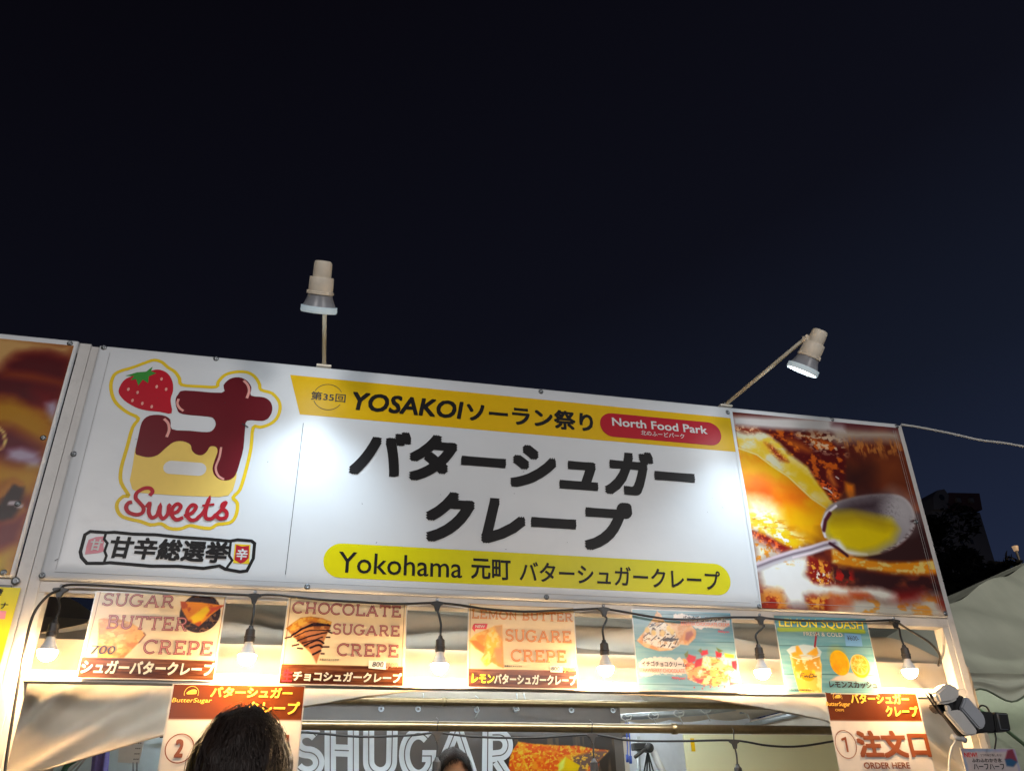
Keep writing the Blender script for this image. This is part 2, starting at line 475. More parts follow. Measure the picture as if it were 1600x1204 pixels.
# ================================================================== front frame of the stall
FB, FF = .078, .020           # back and front of the frame timber
fr = thing('market_stall', 'white painted front frame of the crepe stall holding sign and menu posters', 'market stall', (1.8, .05, 0))
box('post', (-.028, FF, 0), (.008, FB, 3.252), M['white_paint'], fr, .002)
box('post', (3.588, FF, 0), (3.622, FB, 3.252), M['white_paint'], fr, .002)
box('upper_rail', (.0085, FF, 2.287), (3.5875, FB, 2.327), M['white_paint'], fr, .0015)
box('lower_rail', (.0085, FF, 2.002), (3.5875, FB, 2.036), M['white_paint'], fr, .0015)
box('top_rail', (.0085, FF, 3.212), (3.5875, FB, 3.250), M['white_paint'], fr, .0015)
box('stile', (.0085, FF+.001, 2.0365), (.030, FB-.001, 2.2865), M['inner_paint'], fr, .001)
box('stile', (3.556, FF+.001, 2.0365), (3.5875, FB-.001, 2.2865), M['inner_paint'], fr, .001)
box('stile', (3.553, FF+.001, 0), (3.5875, FB-.001, 2.0015), M['inner_paint'], fr, .001)
box('stile', (.0085, FF+.001, 0), (.032, FB-.001, 2.0015), M['inner_paint'], fr, .001)
# backing board behind the banner
box('backing_board', (.0085, .045, 2.3275), (3.5875, .060, 3.2115), M['inner_paint'], fr, 0)

# ================================================================== tent of the stall
EY = .22
EZ = at(390, 1006, EY).z
KX = (3.0384+EY)/(3.0384+.35)
tent = thing('canvas_tent', 'white canvas tent of the crepe stall with an arched front valance', 'tent', (1.85, 1.9, 0))
def lower_edge(x):
    kn = [(-.6, 1.52), (-.2, 1.675), (.056, 1.758), (.417, 1.868), (.92, 1.973), (1.12, 2.008), (1.317, 2.038), (1.65, 2.05), (2.0, 2.047), (2.565, 2.028), (3.12, 1.948), (3.43, 1.79), (3.7, 1.62), (4.2, 1.35)]
    x = .9176+(x-.9176)/KX
    return 1.55+(float(np.interp(x, [k[0] for k in kn], [k[1] for k in kn]))-1.55)*KX
def fold(x, z):
    # folds pulled out of the two tied-back corners
    a1 = math.atan2(z-1.52, x+.28); r1 = math.hypot(x+.28, z-1.52)
    a2 = math.atan2(z-1.50, 3.95-x); r2 = math.hypot(3.95-x, z-1.50)
    w1 = max(0, 1-r1/2.2); w2 = max(0, 1-r2/2.2)
    d = w1*(.026*math.sin(a1*27+.6)+.016*math.sin(a1*47+r1*2)) * min(1, r1*1.6)
    d += w2*(.026*math.sin(a2*25+1.2)+.016*math.sin(a2*45+r2*2)) * min(1, r2*1.6)
    d += .010*(mnoise.noise(Vector((x*2.2, z*3.5, 3)))) + .004*mnoise.noise(Vector((x*9+z*7, z*9-x*4, 1)))
    return d
nx, nz = 170, 34
vs = []; fs = []
X0, X1 = -.10, 3.80
for j in range(nz+1):
    for i in range(nx+1):
        x = X0+(X1-X0)*i/nx; zl = lower_edge(x); z = EZ+(zl-EZ)*j/nz
        k = min(1, (EZ-z)*8)
        vs.append((x, EY+fold(x, z)*k-.01*k, z))
for j in range(nz):
    for i in range(nx):
        a = j*(nx+1)+i; fs.append((a, a+nx+1, a+nx+2, a+1))
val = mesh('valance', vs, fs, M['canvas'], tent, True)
hem = [vs[nz*(nx+1)+i] for i in range(0, nx+1, 2)]
tube('hem', [(x, y-.003, z) for x, y, z in hem], .0035, M['seam'], tent, 6)
# roof planes
def roof_plane(name, A, B, C, D, parent, m, n=30, amp=.02, sag=.05, seed=0):
    A, B, C, D = map(Vector, (A, B, C, D)); vs = []; fs = []
    nrm = (B-A).cross(D-A).normalized()
    for j in range(n+1):
        for i in range(n+1):
            u, v = i/n, j/n
            p = A.lerp(B, u).lerp(D.lerp(C, u), v)
            edge = math.sin(math.pi*min(1, max(0, u)))*math.sin(math.pi*v)
            f = .6*mnoise.noise(Vector((u*4+v*3+seed, v*2.2, seed)))+.5*mnoise.noise(Vector(((u*.7+v)*9+seed, (v-u)*2.5, seed)))
            p = p+nrm*(-sag*edge+amp*f*min(1, 8*v)*min(1, 8*(1-v)))
            vs.append(p)
    for j in range(n):
        for i in range(n):
            a = j*(n+1)+i; fs.append((a, a+1, a+n+2, a+n+1))
    return mesh(name, vs, fs, m, parent, True)
L0, R0 = (-.10, EY, EZ), (3.80, EY, EZ)
LB, RB = (-.10, 3.3, EZ), (3.80, 3.3, EZ)
AP = (1.85, 1.85, 3.02)
AP2 = (1.95, 1.87, 3.02)
roof_plane('roof_slope', L0, R0, AP2, AP, tent, M['canvas_roof'], 70, .13, .06, 1)
roof_plane('roof_slope', RB, LB, AP, AP2, tent, M['canvas_roof'], 30, .03, .04, 5)
roof_plane('roof_slope', LB, L0, AP, AP, tent, M['canvas_roof'], 24, .03, .05, 9)
roof_plane('roof_slope', R0, RB, AP2, AP2, tent, M['canvas_roof'], 24, .03, .05, 13)
# back and side walls of canvas
def curtain(name, x0, x1, y0, y1, z0, z1, m, parent, amp=.02, k=9, n=60, seed=0, toparc=0.0):
    vs = []; fs = []
    d = Vector((x1-x0, y1-y0, 0)); L = d.length; d.normalize(); nn = Vector((-d.y, d.x, 0)); nz = 16
    for j in range(nz+1):
        for i in range(n+1):
            u = i/n; v = j/nz
            zt = z1-toparc*abs(math.sin(u*L*math.pi/.28))
            z = z0+(zt-z0)*v
            o = amp*(math.sin(u*L*k+seed+.6*math.sin(v*3+seed))+.6*mnoise.noise(Vector((u*L*6, v*3, seed))))
            vs.append(Vector((x0, y0, z))+d*(u*L)+nn*o)
    for j in range(nz):
        for i in range(n):
            a = j*(n+1)+i; fs.append((a, a+1, a+n+2, a+n+1))
    return mesh(name, vs, fs, m, parent, True)
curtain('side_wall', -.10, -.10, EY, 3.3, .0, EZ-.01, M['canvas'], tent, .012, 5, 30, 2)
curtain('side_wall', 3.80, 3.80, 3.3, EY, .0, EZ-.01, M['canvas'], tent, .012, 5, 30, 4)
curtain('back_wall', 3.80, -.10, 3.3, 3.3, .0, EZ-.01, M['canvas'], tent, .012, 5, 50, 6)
for x, y in ((-.07, EY+.06), (3.77, EY+.06), (-.07, 3.24), (3.77, 3.24)):
    tube('tent_leg', [(x, y, 0), (x, y, EZ-.02)], .022, M['pipe_g'], tent, 12)
for a, b in (((-.07, EY+.08, EZ-.03), (3.77, EY+.08, EZ-.03)), ((3.77, EY+.08, EZ-.04), (3.77, 3.22, EZ-.04)), ((-.07, EY+.08, EZ-.04), (-.07, 3.22, EZ-.04))):
    tube('eave_pipe', [a, b], .016, M['pipe_g'], tent, 10)

# ================================================================== inside the stall
def fluorescent(x0, x1, y, z, label, m='fill_tube'):  # unseen fitting, added to brighten what lies under a tent roof
    t = thing('fill_tube', label, 'light', ((x0+x1)/2, y, z), 'unseen fill tubes added under the tent roofs')
    box('housing', (x0, y-.03, z+.032), (x1, y+.03, z+.055), M['white_plastic'], t, .004)
    tube('tube', [(x0+.03, y, z), (x1-.03, y, z)], .014, M[m], t, 12)
    for x in (x0+.014, x1-.014):
        box('end_cap', (x-.014, y-.022, z-.022), (x+.014, y+.022, z+.031), M['white_plastic'], t, .002)
fluorescent(.35, 2.95, .58, 2.15, 'unseen fluorescent tube fitting added just behind the valance of the crepe stall')
fluorescent(1.2, 3.3, 2.5, 2.43, 'unseen fluorescent tube fitting added near the back wall of the crepe stall', 'fill_tube_back')
fluorescent(.6, 3.1, 1.38, 2.48, 'unseen fluorescent tube fitting added across the middle of the crepe stall')

def pipe(name, a, b, r, m, label, joints=()):
    o = thing(name, label, 'pipe', a)
    tube('rail', [a, b], r, m, o, 16)
    for t in joints:
        p = Vector(a).lerp(Vector(b), t); d = (Vector(b)-Vector(a)).normalized()
        tube('coupling', [p-d*.012, p+d*.012], r*1.22, m, o, 16)
    return o
pa = at(300, 1131, .8); pb = at(1330, 1156, .8)
pz = at(475, 1129.5, .8).z
pipe('cross_pipe', (-.06, .8, pz-.004), (3.76, .8, at(1120, 1139, .8).z), .020, M['pipe'], 'brass coloured cross pipe running in front of the dark lettered banner', (.70,))
p2z = at(700, 1096, 1.5).z
pipe('cross_pipe', (.5, 1.5, p2z), (3.75, 1.5, at(1200, 1103, 1.5).z), .019, M['pipe'], 'brownish cross pipe behind, from which the dark lettered banner is tied', (.35,))

# --- dark banner with the huge outlined letters
BY = 1.56
bn = thing('hanging_banner', 'dark brown banner with huge white letters and a crepe picture, inside the stall', 'banner', (1.8, BY, 1.6))
bx0, bx1 = at(330, 1150, BY).x, at(972, 1150, BY).x
bz1 = at(700, 1100, BY).z; bz0 = 1.15
def warp_bn(x, z): return .010*math.sin(x*3.1+z*2)+.006*math.sin(x*8+1)+.004*math.sin(x*2+z*13)
vs = []; fs = []; n1, n2 = 60, 24
for j in range(n2+1):
    for i in range(n1+1):
        x = bx0+(bx1-bx0)*i/n1; z = bz0+(bz1-bz0)*j/n2; vs.append((x, BY+warp_bn(x, z), z))
for j in range(n2):
    for i in range(n1):
        a = j*(n1+1)+i; fs.append((a, a+1, a+n1+2, a+n1+1))
mesh('banner_sheet', vs, fs, M['black_banner'], bn, True)
def GP(lst): return [(lambda v: (v.x, v.z))(at(px, py, BY)) for px, py in lst]
def arcp(cx, cy, rx, ry, a0, a1, n=18):
    return [(cx+rx*math.cos(math.radians(a0+(a1-a0)*i/n)), cy-ry*math.sin(math.radians(a0+(a1-a0)*i/n))) for i in range(n+1)]
letters = {
 'S': [arcp(480, 1158, 17, 16, 35, 260)+arcp(480, 1190, 18, 16, 80, -150)],
 'H': [[(516, 1136), (516, 1214)], [(552, 1137), (552, 1215)], [(523, 1171), (545, 1172)]],
 'U': [[(576, 1138), (576, 1186)]+arcp(594, 1188, 18, 19, 180, 360)[1:]+[(613, 1138)]],
 'G': [arcp(654, 1178, 22, 33, 50, 335, 26)+[(674, 1180), (660, 1180)]],
 'A': [[(682, 1216), (712, 1140)], [(742, 1218), (716, 1140)], [(700, 1196), (726, 1197)]],
 'R': [[(761, 1142), (761, 1218)], [(768, 1148), (776, 1148)]+arcp(778, 1164, 14, 16, 88, -88)+[(768, 1181)], [(776, 1188), (796, 1219)]],
}
big = []; inl = []
for L_, ss in letters.items():
    for s_ in ss:
        big.append((GP(s_), .056 if L_ != 'A' else .050, False)); inl.append((GP(s_), .0055, False))
strokes('lettering', big, BY-.004, M['b_white'], bn, warp_bn, .0003)
strokes('lettering_inline', inl, BY-.0085, M['black_banner'], bn, warp_bn, .0003)
Zb = Zm(780, 1140, 8)
pr = Print(at(785, 1180, BY).x, at(960, 1180, BY).x, at(870, 1230, BY).z, at(870, 1150, BY).z, 190, 90, (66, 58, 52))
B = lambda l: pts(Zb, l, BY)
pr.speck(B([(0, 0), (1500, 0), (1500, 700), (0, 700)]), (130, 108, 84), .03, .22, .55, .1, .5)
cr = [(230, 150), (400, 175), (700, 190), (1000, 200), (1180, 235), (1365, 255), (1290, 330), (1180, 440), (1100, 600), (900, 720), (200, 720), (130, 560), (110, 420), (150, 260)]
pr.poly(B(cr), (226, 96, 34), .002, amp=.003, sc=.02, tex=((245, 150, 40), .03, .02, .45, .62))
pr.poly(B([(900, 340), (1180, 260), (1360, 262), (1200, 420), (1100, 600), (960, 560)]), (120, 96, 88), .008)
pr.poly(B([(1080, 470), (1160, 430), (1240, 420), (1180, 600), (1060, 620)]), (228, 100, 70), .006)
pr.line(B([(230, 160), (260, 300), (330, 450), (400, 600)]), .008, (250, 170, 40), .003)
pr.line(B([(150, 300), (170, 420), (230, 560)]), .006, (250, 150, 30), .004)
pr.speck(B(cr), (252, 196, 70), .012, .010, .60, .05, .9)
pr.poly(B([(820, 335), (1000, 440), (960, 560), (760, 620), (720, 430)]), (248, 196, 22), .002)
pr.poly(B([(740, 420), (820, 335), (800, 470), (730, 540)]), (252, 236, 120), .006)
pr.build('printed_crepe', BY-.004, M['photo'], bn, warp_bn)
# eyelets and ties
for px in (596, 654, 745, 805, 893, 958):
    q = at(px, 1103 if px < 700 else 1105, BY-.012)
    vs, fs = lathe_data([(0, .006), (-.003, .012), (0, .016), (.002, .016)], (q.x, BY-.006+warp_bn(q.x, q.z)-.004, q.z-.01), (0, -1, 0), 16)
    mesh('eyelet', vs, fs, M['steel'], bn, True)
rp = lambda l, y: [at(a, b, y) for a, b in l]
for P_, r_ in [(smooth_path(rp([(745, 1106), (748, 1092), (742, 1086)], BY-.03), 5), .003),
                   (smooth_path(rp([(744, 1100), (737, 1096), (738, 1102), (750, 1100), (765, 1097), (762, 1102), (748, 1102)], BY-.04), 5), .0035),
                   (smooth_path(rp([(746, 1103), (748, 1110), (742, 1121)], BY-.04), 5), .003),
                   (smooth_path(rp([(807, 1082), (808, 1095), (802, 1106), (806, 1110), (811, 1108), (806, 1100)], BY-.05), 5), .004),
                   (smooth_path(rp([(818, 1082), (820, 1090), (821, 1094)], BY-.05), 5), .004),
                   (smooth_path(rp([(661, 1082), (662, 1092), (661, 1102)], BY-.03), 5), .0025)]:
    tube('tie_rope', P_, r_, M['rope'], bn, 6)

# --- white cloth hung by ties from the slanting pipe at the right
gp = thing('slanting_pipe', 'grey slanting pipe at the right of the stall carrying a tied white cloth', 'pipe', at(1000, 1118, 2.2))
tube('rail', [at(968, 1120, 2.2), at(1095, 1112, 2.2), at(1175, 1101, 2.2)], .02, M['pipe_g'], gp, 12)
tube('clamp', [at(1160, 1098, 2.19), at(1163, 1114, 2.19)], .03, M['steel'], gp, 12)
cl = thing('tied_cloth', 'white cloth sheet tied by cords to the slanting grey pipe', 'cloth', at(1080, 1180, 2.25))
vs = []; fs = []; n1, n2 = 70, 22
for j in range(n2+1):
    for i in range(n1+1):
        u, v = i/n1, j/n2
        top = at(982+(1300-982)*u, 1126-10*u+4*abs(math.sin(u*math.pi*5)), 2.25)
        bot = at(990+(1300-990)*u, 1330, 2.25)
        p = Vector(top).lerp(Vector(bot), v)
        p.y += .02*math.sin(u*26+v*2)*v+.02*mnoise.noise(Vector((u*14, v*5, 0)))
        vs.append(p)
for j in range(n2):
    for i in range(n1):
        a = j*(n1+1)+i; fs.append((a, a+n1+1, a+n1+2, a+1))
mesh('sheet', vs, fs, M['cloth'], cl, True)
ties = []
for px, py in ((978, 1120), (1020, 1118), (1060, 1114), (1102, 1108), (1165, 1108)):
    y = 2.17
    ties.append((smooth_path(rp([(px, py+6), (px-7, py+1), (px-4, py-5), (px+2, py-1), (px+8, py-3), (px+7, py+3), (px, py+4)], y), 5), .0042))
    ties.append((smooth_path(rp([(px+1, py+4), (px+5, py+12), (px+8, py+18)], y), 4), .0035))
for k, (P, r) in enumerate(ties): tube('tie', P, r, M['rope'], cl, 6)

yp = thing('yellow_panel', 'pale yellow partition panel standing at the right inside the stall', 'panel', at(1200, 1200, 1.1))
q0, q1 = at(1068, 1146, 1.1), at(1325, 1146, 1.1)
box('board', (q0.x, 1.1, 0), (min(q1.x, 3.77), 1.115, q0.z), M['yellow_wall'], yp, .002)
tp = at(1082, 1156, 1.095)
box('tape', (tp.x-.010, 1.0955, tp.z-.05), (tp.x+.010, 1.0985, tp.z+.01), M['p_yellow'], yp, 0)

# --- clip fan with dark bracket, white tube and blue cords
fn = thing('clip_fan', 'dark clamp and folded arm of a fan hanging below the tied white cloth', 'fan', at(1015, 1180, 1.75))
Y = 1.75
tube('stand', [at(997, 1150, Y), at(1000, 1260, Y)], .010, M['pipe_g'], fn, 10)
box('clamp', tuple(at(988, 1172, Y)+Vector((0, -.03, 0))), tuple(at(1012, 1160, Y)+Vector((0, .02, 0))), M['black_plastic'], fn, .006)
lathe('hub', [(-.03, .001), (-.03, .022), (.03, .026), (.04, .012), (.04, .001)], at(1012, 1168, Y-.02), (0, -1, 0), M['black_plastic'], fn)
tube('handle', [at(1008, 1170, Y-.04), at(992, 1182, Y-.06)], .010, M['grey_rubber'], fn, 10)
for k, dx in enumerate((-8, 0, 9, 18)):
    tube('rib', [at(1012, 1172, Y), at(1010+dx, 1230, Y-.01*k)], .005, M['black_plastic'], fn, 8)
tube('white_arm', [at(1020, 1172, Y-.02), at(1045, 1225, Y-.03)], .020, M['white_plastic'], fn, 14)
bc = thing('blue_cords', 'three thin blue cords hanging beside the dark banner', 'cord', at(978, 1170, 1.85))
for a, b, c in ((964, 968, 1196), (978, 980, 1190), (982, 985, 1192)):
    tube('cord', smooth_path(rp([(a, 1128), ((a+b)/2+1, 1160), (b, c)], 1.85), 4), .0035, M['blue_cord'], bc, 6)
    tube('tassel', rp([(b, c-12), (b+.5, c)], 1.848), .009, M['blue_cord'], bc, 8)

# --- things seen below the valance at the left
lw = thing('hanging_sheet', 'pale cyan sheet pinned up at the back left of the stall', 'sheet', at(150, 1200, .8))
box('sheet', tuple(at(60, 1300, .8)), tuple(at(330, 1120, .8)+Vector((0, .004, 0))), M['cyan_sheet'], lw, .001)
pc = thing('purple_towel', 'purple towel hanging below the left end of the canvas valance', 'towel', at(155, 1190, .66))
vs = []; fs = []
for j in range(13):
    for i in range(13):
        p = at(146+27*i/12-j*.9, 1150+10*j, .66); p.y += .012*math.sin(i*1.1+j*.2); vs.append(p)
for j in range(12):
    for i in range(12):
        a = j*13+i; fs.append((a, a+13, a+14, a+1))
mesh('cloth', vs, fs, M['purple'], pc, True)
gc = thing('perforated_card', 'beige perforated plastic card hanging on two strings below the left valance', 'card', at(206, 1175, .6))
ca, cb, cc, cd = [at(a, b, .6) for a, b in ((188, 1150), (228, 1146), (217, 1192), (184, 1190))]
vs = [ca, cb, cc, cd]; vs += [v+Vector((0, .004, 0)) for v in vs]
mesh('card', vs, [(3, 2, 1, 0), (4, 5, 6, 7), (0, 1, 5, 4), (1, 2, 6, 5), (2, 3, 7, 6), (3, 0, 4, 7)], M['white_plastic'], gc)
for k in range(12):
    q = at(214+(k % 3)*3.5-k*.5, 1160+7*(k//3)*1.2, .597); vs, fs = lathe_data([(0, .0001), (0, .0024)], q, (0, -1, 0), 8)
    mesh('hole', vs, fs, M['grey_rubber'], gc)
for a in (208, 214):
    tube('string', [at(a, 1190, .6), at(a, 1240, .6)], .002, M['grey_rubber'], gc, 6)
hs = thing('metal_folding_brackets', 'grey metal brackets and a dark green strap at the far left under the valance', 'bracket', at(115, 1195, .5))
tube('strap', smooth_path(rp([(95, 1215), (104, 1196), (118, 1186)], .5), 4), .010, M['green_hose'], hs, 8)
tube('bar', rp([(108, 1206), (135, 1178)], .49), .0035, M['pipe_g'], hs, 8)
tube('bar', rp([(116, 1206), (142, 1174)], .48), .0035, M['pipe_g'], hs, 8)
tube('bar', rp([(190, 1204), (174, 1240)], .48), .0025, M['pipe_g'], hs, 8)

# ================================================================== neighbour stall at the left
nf = thing('market_stall', 'white painted frame edge of the neighbouring stall at the left side', 'market stall', (-.05, .05, 0))
box('post', (-.0705, FF, 0), (-.0290, FB, 3.262), M['white_paint'], nf, .002)
box('rail', (-3.6, FF, 2.287), (-.0710, FB, 2.327), M['white_paint'], nf, .0015)
box('rail', (-3.6, FF, 3.215), (-.0710, FB, 3.262), M['white_paint'], nf, .0015)

# ================================================================== neighbour tent at the right
rt = thing('canvas_tent', 'greenish white canvas tent with a wavy scalloped valance beside the crepe stall', 'tent', (5.6, 2.6, 0))
ey = 1.5
C0 = at(1285, 1046, ey); ez = C0.z
C1 = Vector((C0.x+3.6, ey, ez+.02))
HP = at(1600, 884, 2.7); HP2 = HP+(HP-C0)*.25
apx = Vector((HP2.x+1.0, HP2.y, HP2.z))
roof_plane('roof_slope', C0, C1, apx+Vector((.8, 0, 0)), HP2, rt, M['canvas_g'], 70, .15, .06, 21)
roof_plane('roof_slope', (C0.x, 4.2, ez), C0, HP2, HP2+Vector((0, .02, 0)), rt, M['canvas_g'], 20, .04, .05, 23)
vs = []; fs = []; n1, n2 = 160, 10
for j in range(n2+1):
    for i in range(n1+1):
        x = C0.x+3.6*i/n1; zl = ez-.130-.034*math.cos((x-at(1530, 1090, ey).x-.21)*2*math.pi/.44)
        z = ez+(zl-ez)*j/n2
        vs.append((x, ey-.015+.018*math.sin(x*7+j*.2)*j/n2+.012*math.sin(j*1.2+x), z))
for j in range(n2):
    for i in range(n1):
        a = j*(n1+1)+i; fs.append((a, a+n1+1, a+n1+2, a+1))
mesh('valance', vs, fs, M['canvas_g'], rt, True)
tube('hem', [(v[0], v[1]-.002, v[2]) for v in vs[n2*(n1+1):]][::2], .006, mat('hem_tape', (.10, .12, .08), .6), rt, 6)
tube('tent_leg', [(C0.x+.05, ey+.08, 0), (C0.x+.05, ey+.08, ez-.02)], .022, M['pipe_g'], rt, 12)
curtain('side_wall', C0.x+.02, C0.x+3.5, ey+.5, ey+.5, 0, ez+.0, mat('tent_wall_green', (.40, .42, .33), .6, noise=.05, bump=.1, bscale=5, trans=.2), rt, .014, 4, 40, 3)
tube('edge_strap', rp([(1500, 1085), (1560, 1130), (1610, 1170)], ey+.4), .012, mat('green_strap_edge', (.12, .19, .11), .6), rt, 6)

# ================================================================== neighbour tent at the left, seen through the frame
lt = thing('canvas_tent', 'grey canvas tent corner of the left neighbour, seen behind the leftmost bulb', 'tent', (-2, 2, 0))
LC = at(160, 966, 1.0)
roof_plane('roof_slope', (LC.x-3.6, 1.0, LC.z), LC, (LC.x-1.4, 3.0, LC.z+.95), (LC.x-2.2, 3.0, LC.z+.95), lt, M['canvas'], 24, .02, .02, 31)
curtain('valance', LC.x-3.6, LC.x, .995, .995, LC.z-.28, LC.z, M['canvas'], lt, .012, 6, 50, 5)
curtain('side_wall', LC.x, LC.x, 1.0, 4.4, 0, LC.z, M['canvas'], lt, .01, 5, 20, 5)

# guy rope from the top corner of the sign
gw = thing('guy_rope', 'pale sagging rope leading right from the top corner of the sign', 'rope', at(1413, 664, .03))
tube('rope', smooth_path(rp([(1408, 663), (1440, 668), (1490, 678), (1530, 687), (1570, 692), (1610, 699), (1700, 712)], .03), 6), .0055, M['rope'], gw, 8)

# ================================================================== far buildings and trees
bd = thing('apartment_building', 'dark building with a reddish mansard roof beyond the trees at right', 'building', at(1495, 900, 60))
wall_d = mat('dark_wall', (.42, .40, .38), .8, noise=.2, nscale=.4)
roof_d = mat('dark_red_roof', (.26, .12, .11), .7, noise=.2, nscale=.6)
win_d = mat('dark_window', (.03, .03, .035), .2)
q = lambda px, py: (lambda v: (v.x, v.z))(at(px, py, 60))
box('wall', (q(1456, 800)[0], 60, 0), (q(1531, 800)[0], 68, q(1500, 798)[1]), wall_d, bd, .02)
prism('roof', [q(1477, 797.5), q(1531.5, 797.5), q(1527, 772), q(1479, 771)], 59.7, 68.2, roof_d, bd)
prism('gable', [q(1455, 797.5), q(1476.5, 797.5), q(1478, 775), q(1471, 766), q(1460, 768), q(1454, 778)], 59.6, 63, wall_d, bd)
g = q(1467, 779)
lathe('round_window', [(0, .001), (0, .30)], (g[0], 59.58, g[1]), (0, -1, 0), win_d, bd)
for px in (1486, 1502, 1518):
    for py in (806, 826, 846):
        g = q(px, py); box('window', (g[0]-.16, 59.94, g[1]-.22), (g[0]+.16, 59.985, g[1]+.22), win_d, bd, 0)
for px in (1492, 1512):
    g = q(px, 784); box('dormer', (g[0]-.22, 59.4, g[1]-.22), (g[0]+.22, 59.69, g[1]+.2), wall_d, bd, 0)
leafm = mat('dark_leaves', (.045, .05, .03), .7, noise=.3, nscale=.8)
bark = mat('bark', (.06, .045, .035), .9, noise=.2, bump=.3)
def tree(x, y, h, rad, label, seed, n=9000):
    R = random.Random(seed)
    t = thing('broadleaf_tree', label, 'tree', (x, y, 0), 'trees behind the neighbouring tent')
    P = [Vector((x, y, 0)), Vector((x+.1, y, h*.3)), Vector((x-.1, y, h*.6)), Vector((x, y, h*.85))]
    vs, fs = tube_data(P, [h*.03, h*.025, h*.017, h*.006], 8)
    mesh('trunk', vs, fs, bark, t, True)
    for k in range(6):
        a = R.random()*6.28; z0 = h*(.3+.07*k)
        tube('limb', [Vector((x, y, z0)), Vector((x+math.cos(a)*rad*.4, y+math.sin(a)*rad*.4, z0+h*.12)), Vector((x+math.cos(a)*rad*.75, y+math.sin(a)*rad*.75, z0+h*.2))], h*.007, bark, t, 6)
    cl = [(Vector((R.gauss(0, .45)*rad, R.gauss(0, .45)*rad, h*(.35+.6*R.random()))), rad*R.uniform(.22, .42)) for _ in range(26)]
    vs = []; fs = []
    for k in range(n):
        c, r = R.choice(cl)
        d = Vector((R.gauss(0, 1), R.gauss(0, 1), R.gauss(0, 1))).normalized()*r*R.uniform(.6, 1.05)
        p = Vector((x, y, 0))+c+d
        s = R.uniform(.16, .34)*rad/3
        u = Vector((R.gauss(0, 1), R.gauss(0, 1), R.gauss(0, 1))).normalized(); w = u.orthogonal().normalized()
        o = len(vs); vs += [p-u*s, p-w*s*.5, p+u*s, p+w*s*.5]; fs.append((o, o+1, o+2, o+3))
    mesh('crown', vs, fs, leafm, t)
for i, (px, py, yy, rad, lb) in enumerate([
    (1452, 800, 34, 2.6, 'dark narrow tree close to the right edge of the sign'),
    (1490, 862, 30, 3.4, 'dark low tree in front of the reddish roofed building'),
    (1545, 884, 33, 3.6, 'dark broad tree right of the reddish roofed building'),
    (1600, 866, 36, 3.6, 'dark tree standing at the right edge above the green tent')]):
    q = at(px, py, yy); tree(q.x, yy, q.z, rad, lb, 40+i)
sl = thing('street_lamp', 'tiny distant street lamp glowing among the dark trees', 'street lamp', at(1588, 880, 28))
q = at(1587, 857, 28)
tube('pole', [(q.x, 28, 0), (q.x, 28, q.z-.1)], .06, M['pipe_g'], sl, 8)
lathe('lantern', [(-.1, .001), (-.1, .10), (.12, .14), (.16, .02), (.16, .001)], (q.x, 28, q.z), (0, 0, 1), mat('lantern_glow', (.4, .3, .2), .4, emit=(1, .62, .34), estr=.35), sl)
li = bpy.data.lights.new('street_lamp_light', 'POINT'); li.energy = 3; li.color = (1, .78, .55); li.shadow_soft_size = .2
lo = bpy.data.objects.new('street_lamp_light', li); COL.objects.link(lo); lo.location = (q.x, 27.6, q.z+.1)
lo.parent = sl; lo.matrix_parent_inverse = parent_world(sl).inverted()

s3 = thing('street_lamp', 'unseen street lamp added behind the trees to light the far building', 'street lamp', at(1496, 960, 50))  # added out of sight to brighten the dark far building
g = at(1496, 905, 50)
tube('pole', [(g.x, 50, 0), (g.x, 50, g.z)], .07, M['pipe_g'], s3, 8)
lathe('lantern', [(-.1, .001), (-.1, .10), (.12, .16), (.16, .02)], g, (0, 0, 1), M['white_plastic'], s3)
li = bpy.data.lights.new('street_lamp_light', 'POINT'); li.energy = 110; li.color = (1, .85, .75); li.shadow_soft_size = .3
lo = bpy.data.objects.new('street_lamp_light', li); COL.objects.link(lo); lo.location = g+Vector((0, 0, .6))
lo.parent = s3; lo.matrix_parent_inverse = parent_world(s3).inverted()
fluorescent(C0.x+1.1, C0.x+2.3, ey+.30, ez+.01, 'unseen fluorescent tube fitting added behind the scalloped valance of the green tent', 'fill_tube_dim')

# ================================================================== unseen floodlight masts added as fill light
def mast(x, y, h, aim, watts, col, label):  # out-of-view fill light, given a pole, housing and lens
    t = thing('fill_mast', label, 'floodlight', (x, y, 0), 'unseen fill masts added around the food stalls')
    tube('pole', [(x, y, 0), (x, y, h)], .05, M['pipe_g'], t, 12)
    p = Vector((x, y, h+.12)); d = (Vector(aim)-p).normalized()
    lathe('lamp_housing', [(-.02, .001), (-.02, .10), (.10, .16), (.16, .20)], p, d, M['black_plastic'], t, 24)
    lathe('lens', [(.150, .001), (.150, .188)], p, d, mat('fill_flood_lens', (.8, .8, .8), .3, noise=0, emit=col, estr=30), t, 24)
    li = bpy.data.lights.new('fill_flood', 'SPOT'); li.energy = watts; li.color = col; li.spot_size = math.radians(110); li.spot_blend = .8; li.shadow_soft_size = .75
    lo = bpy.data.objects.new('floodlight', li); COL.objects.link(lo)
    lo.location = p+d*.22; lo.rotation_euler = d.to_track_quat('-Z', 'Y').to_euler()
    lo.parent = t; lo.matrix_parent_inverse = parent_world(t).inverted()
mast(-2.6, -9.0, 4.6, (1.5, 0, 2.4), FILL_FLOOD_W, (1.0, .96, .94), 'added unseen floodlight mast behind the visitor to the left')
mast(5.6, -9.5, 4.6, (2.0, 0, 2.4), FILL_FLOOD_W, (1.0, .96, .93), 'added unseen floodlight mast behind the visitor to the right')
mast(7.2, -.6, 4.6, (6.6, 2.4, 3.2), FILL_FLOOD_R, (.94, 1.0, .88), 'added unseen floodlight mast in front of the greenish tent')

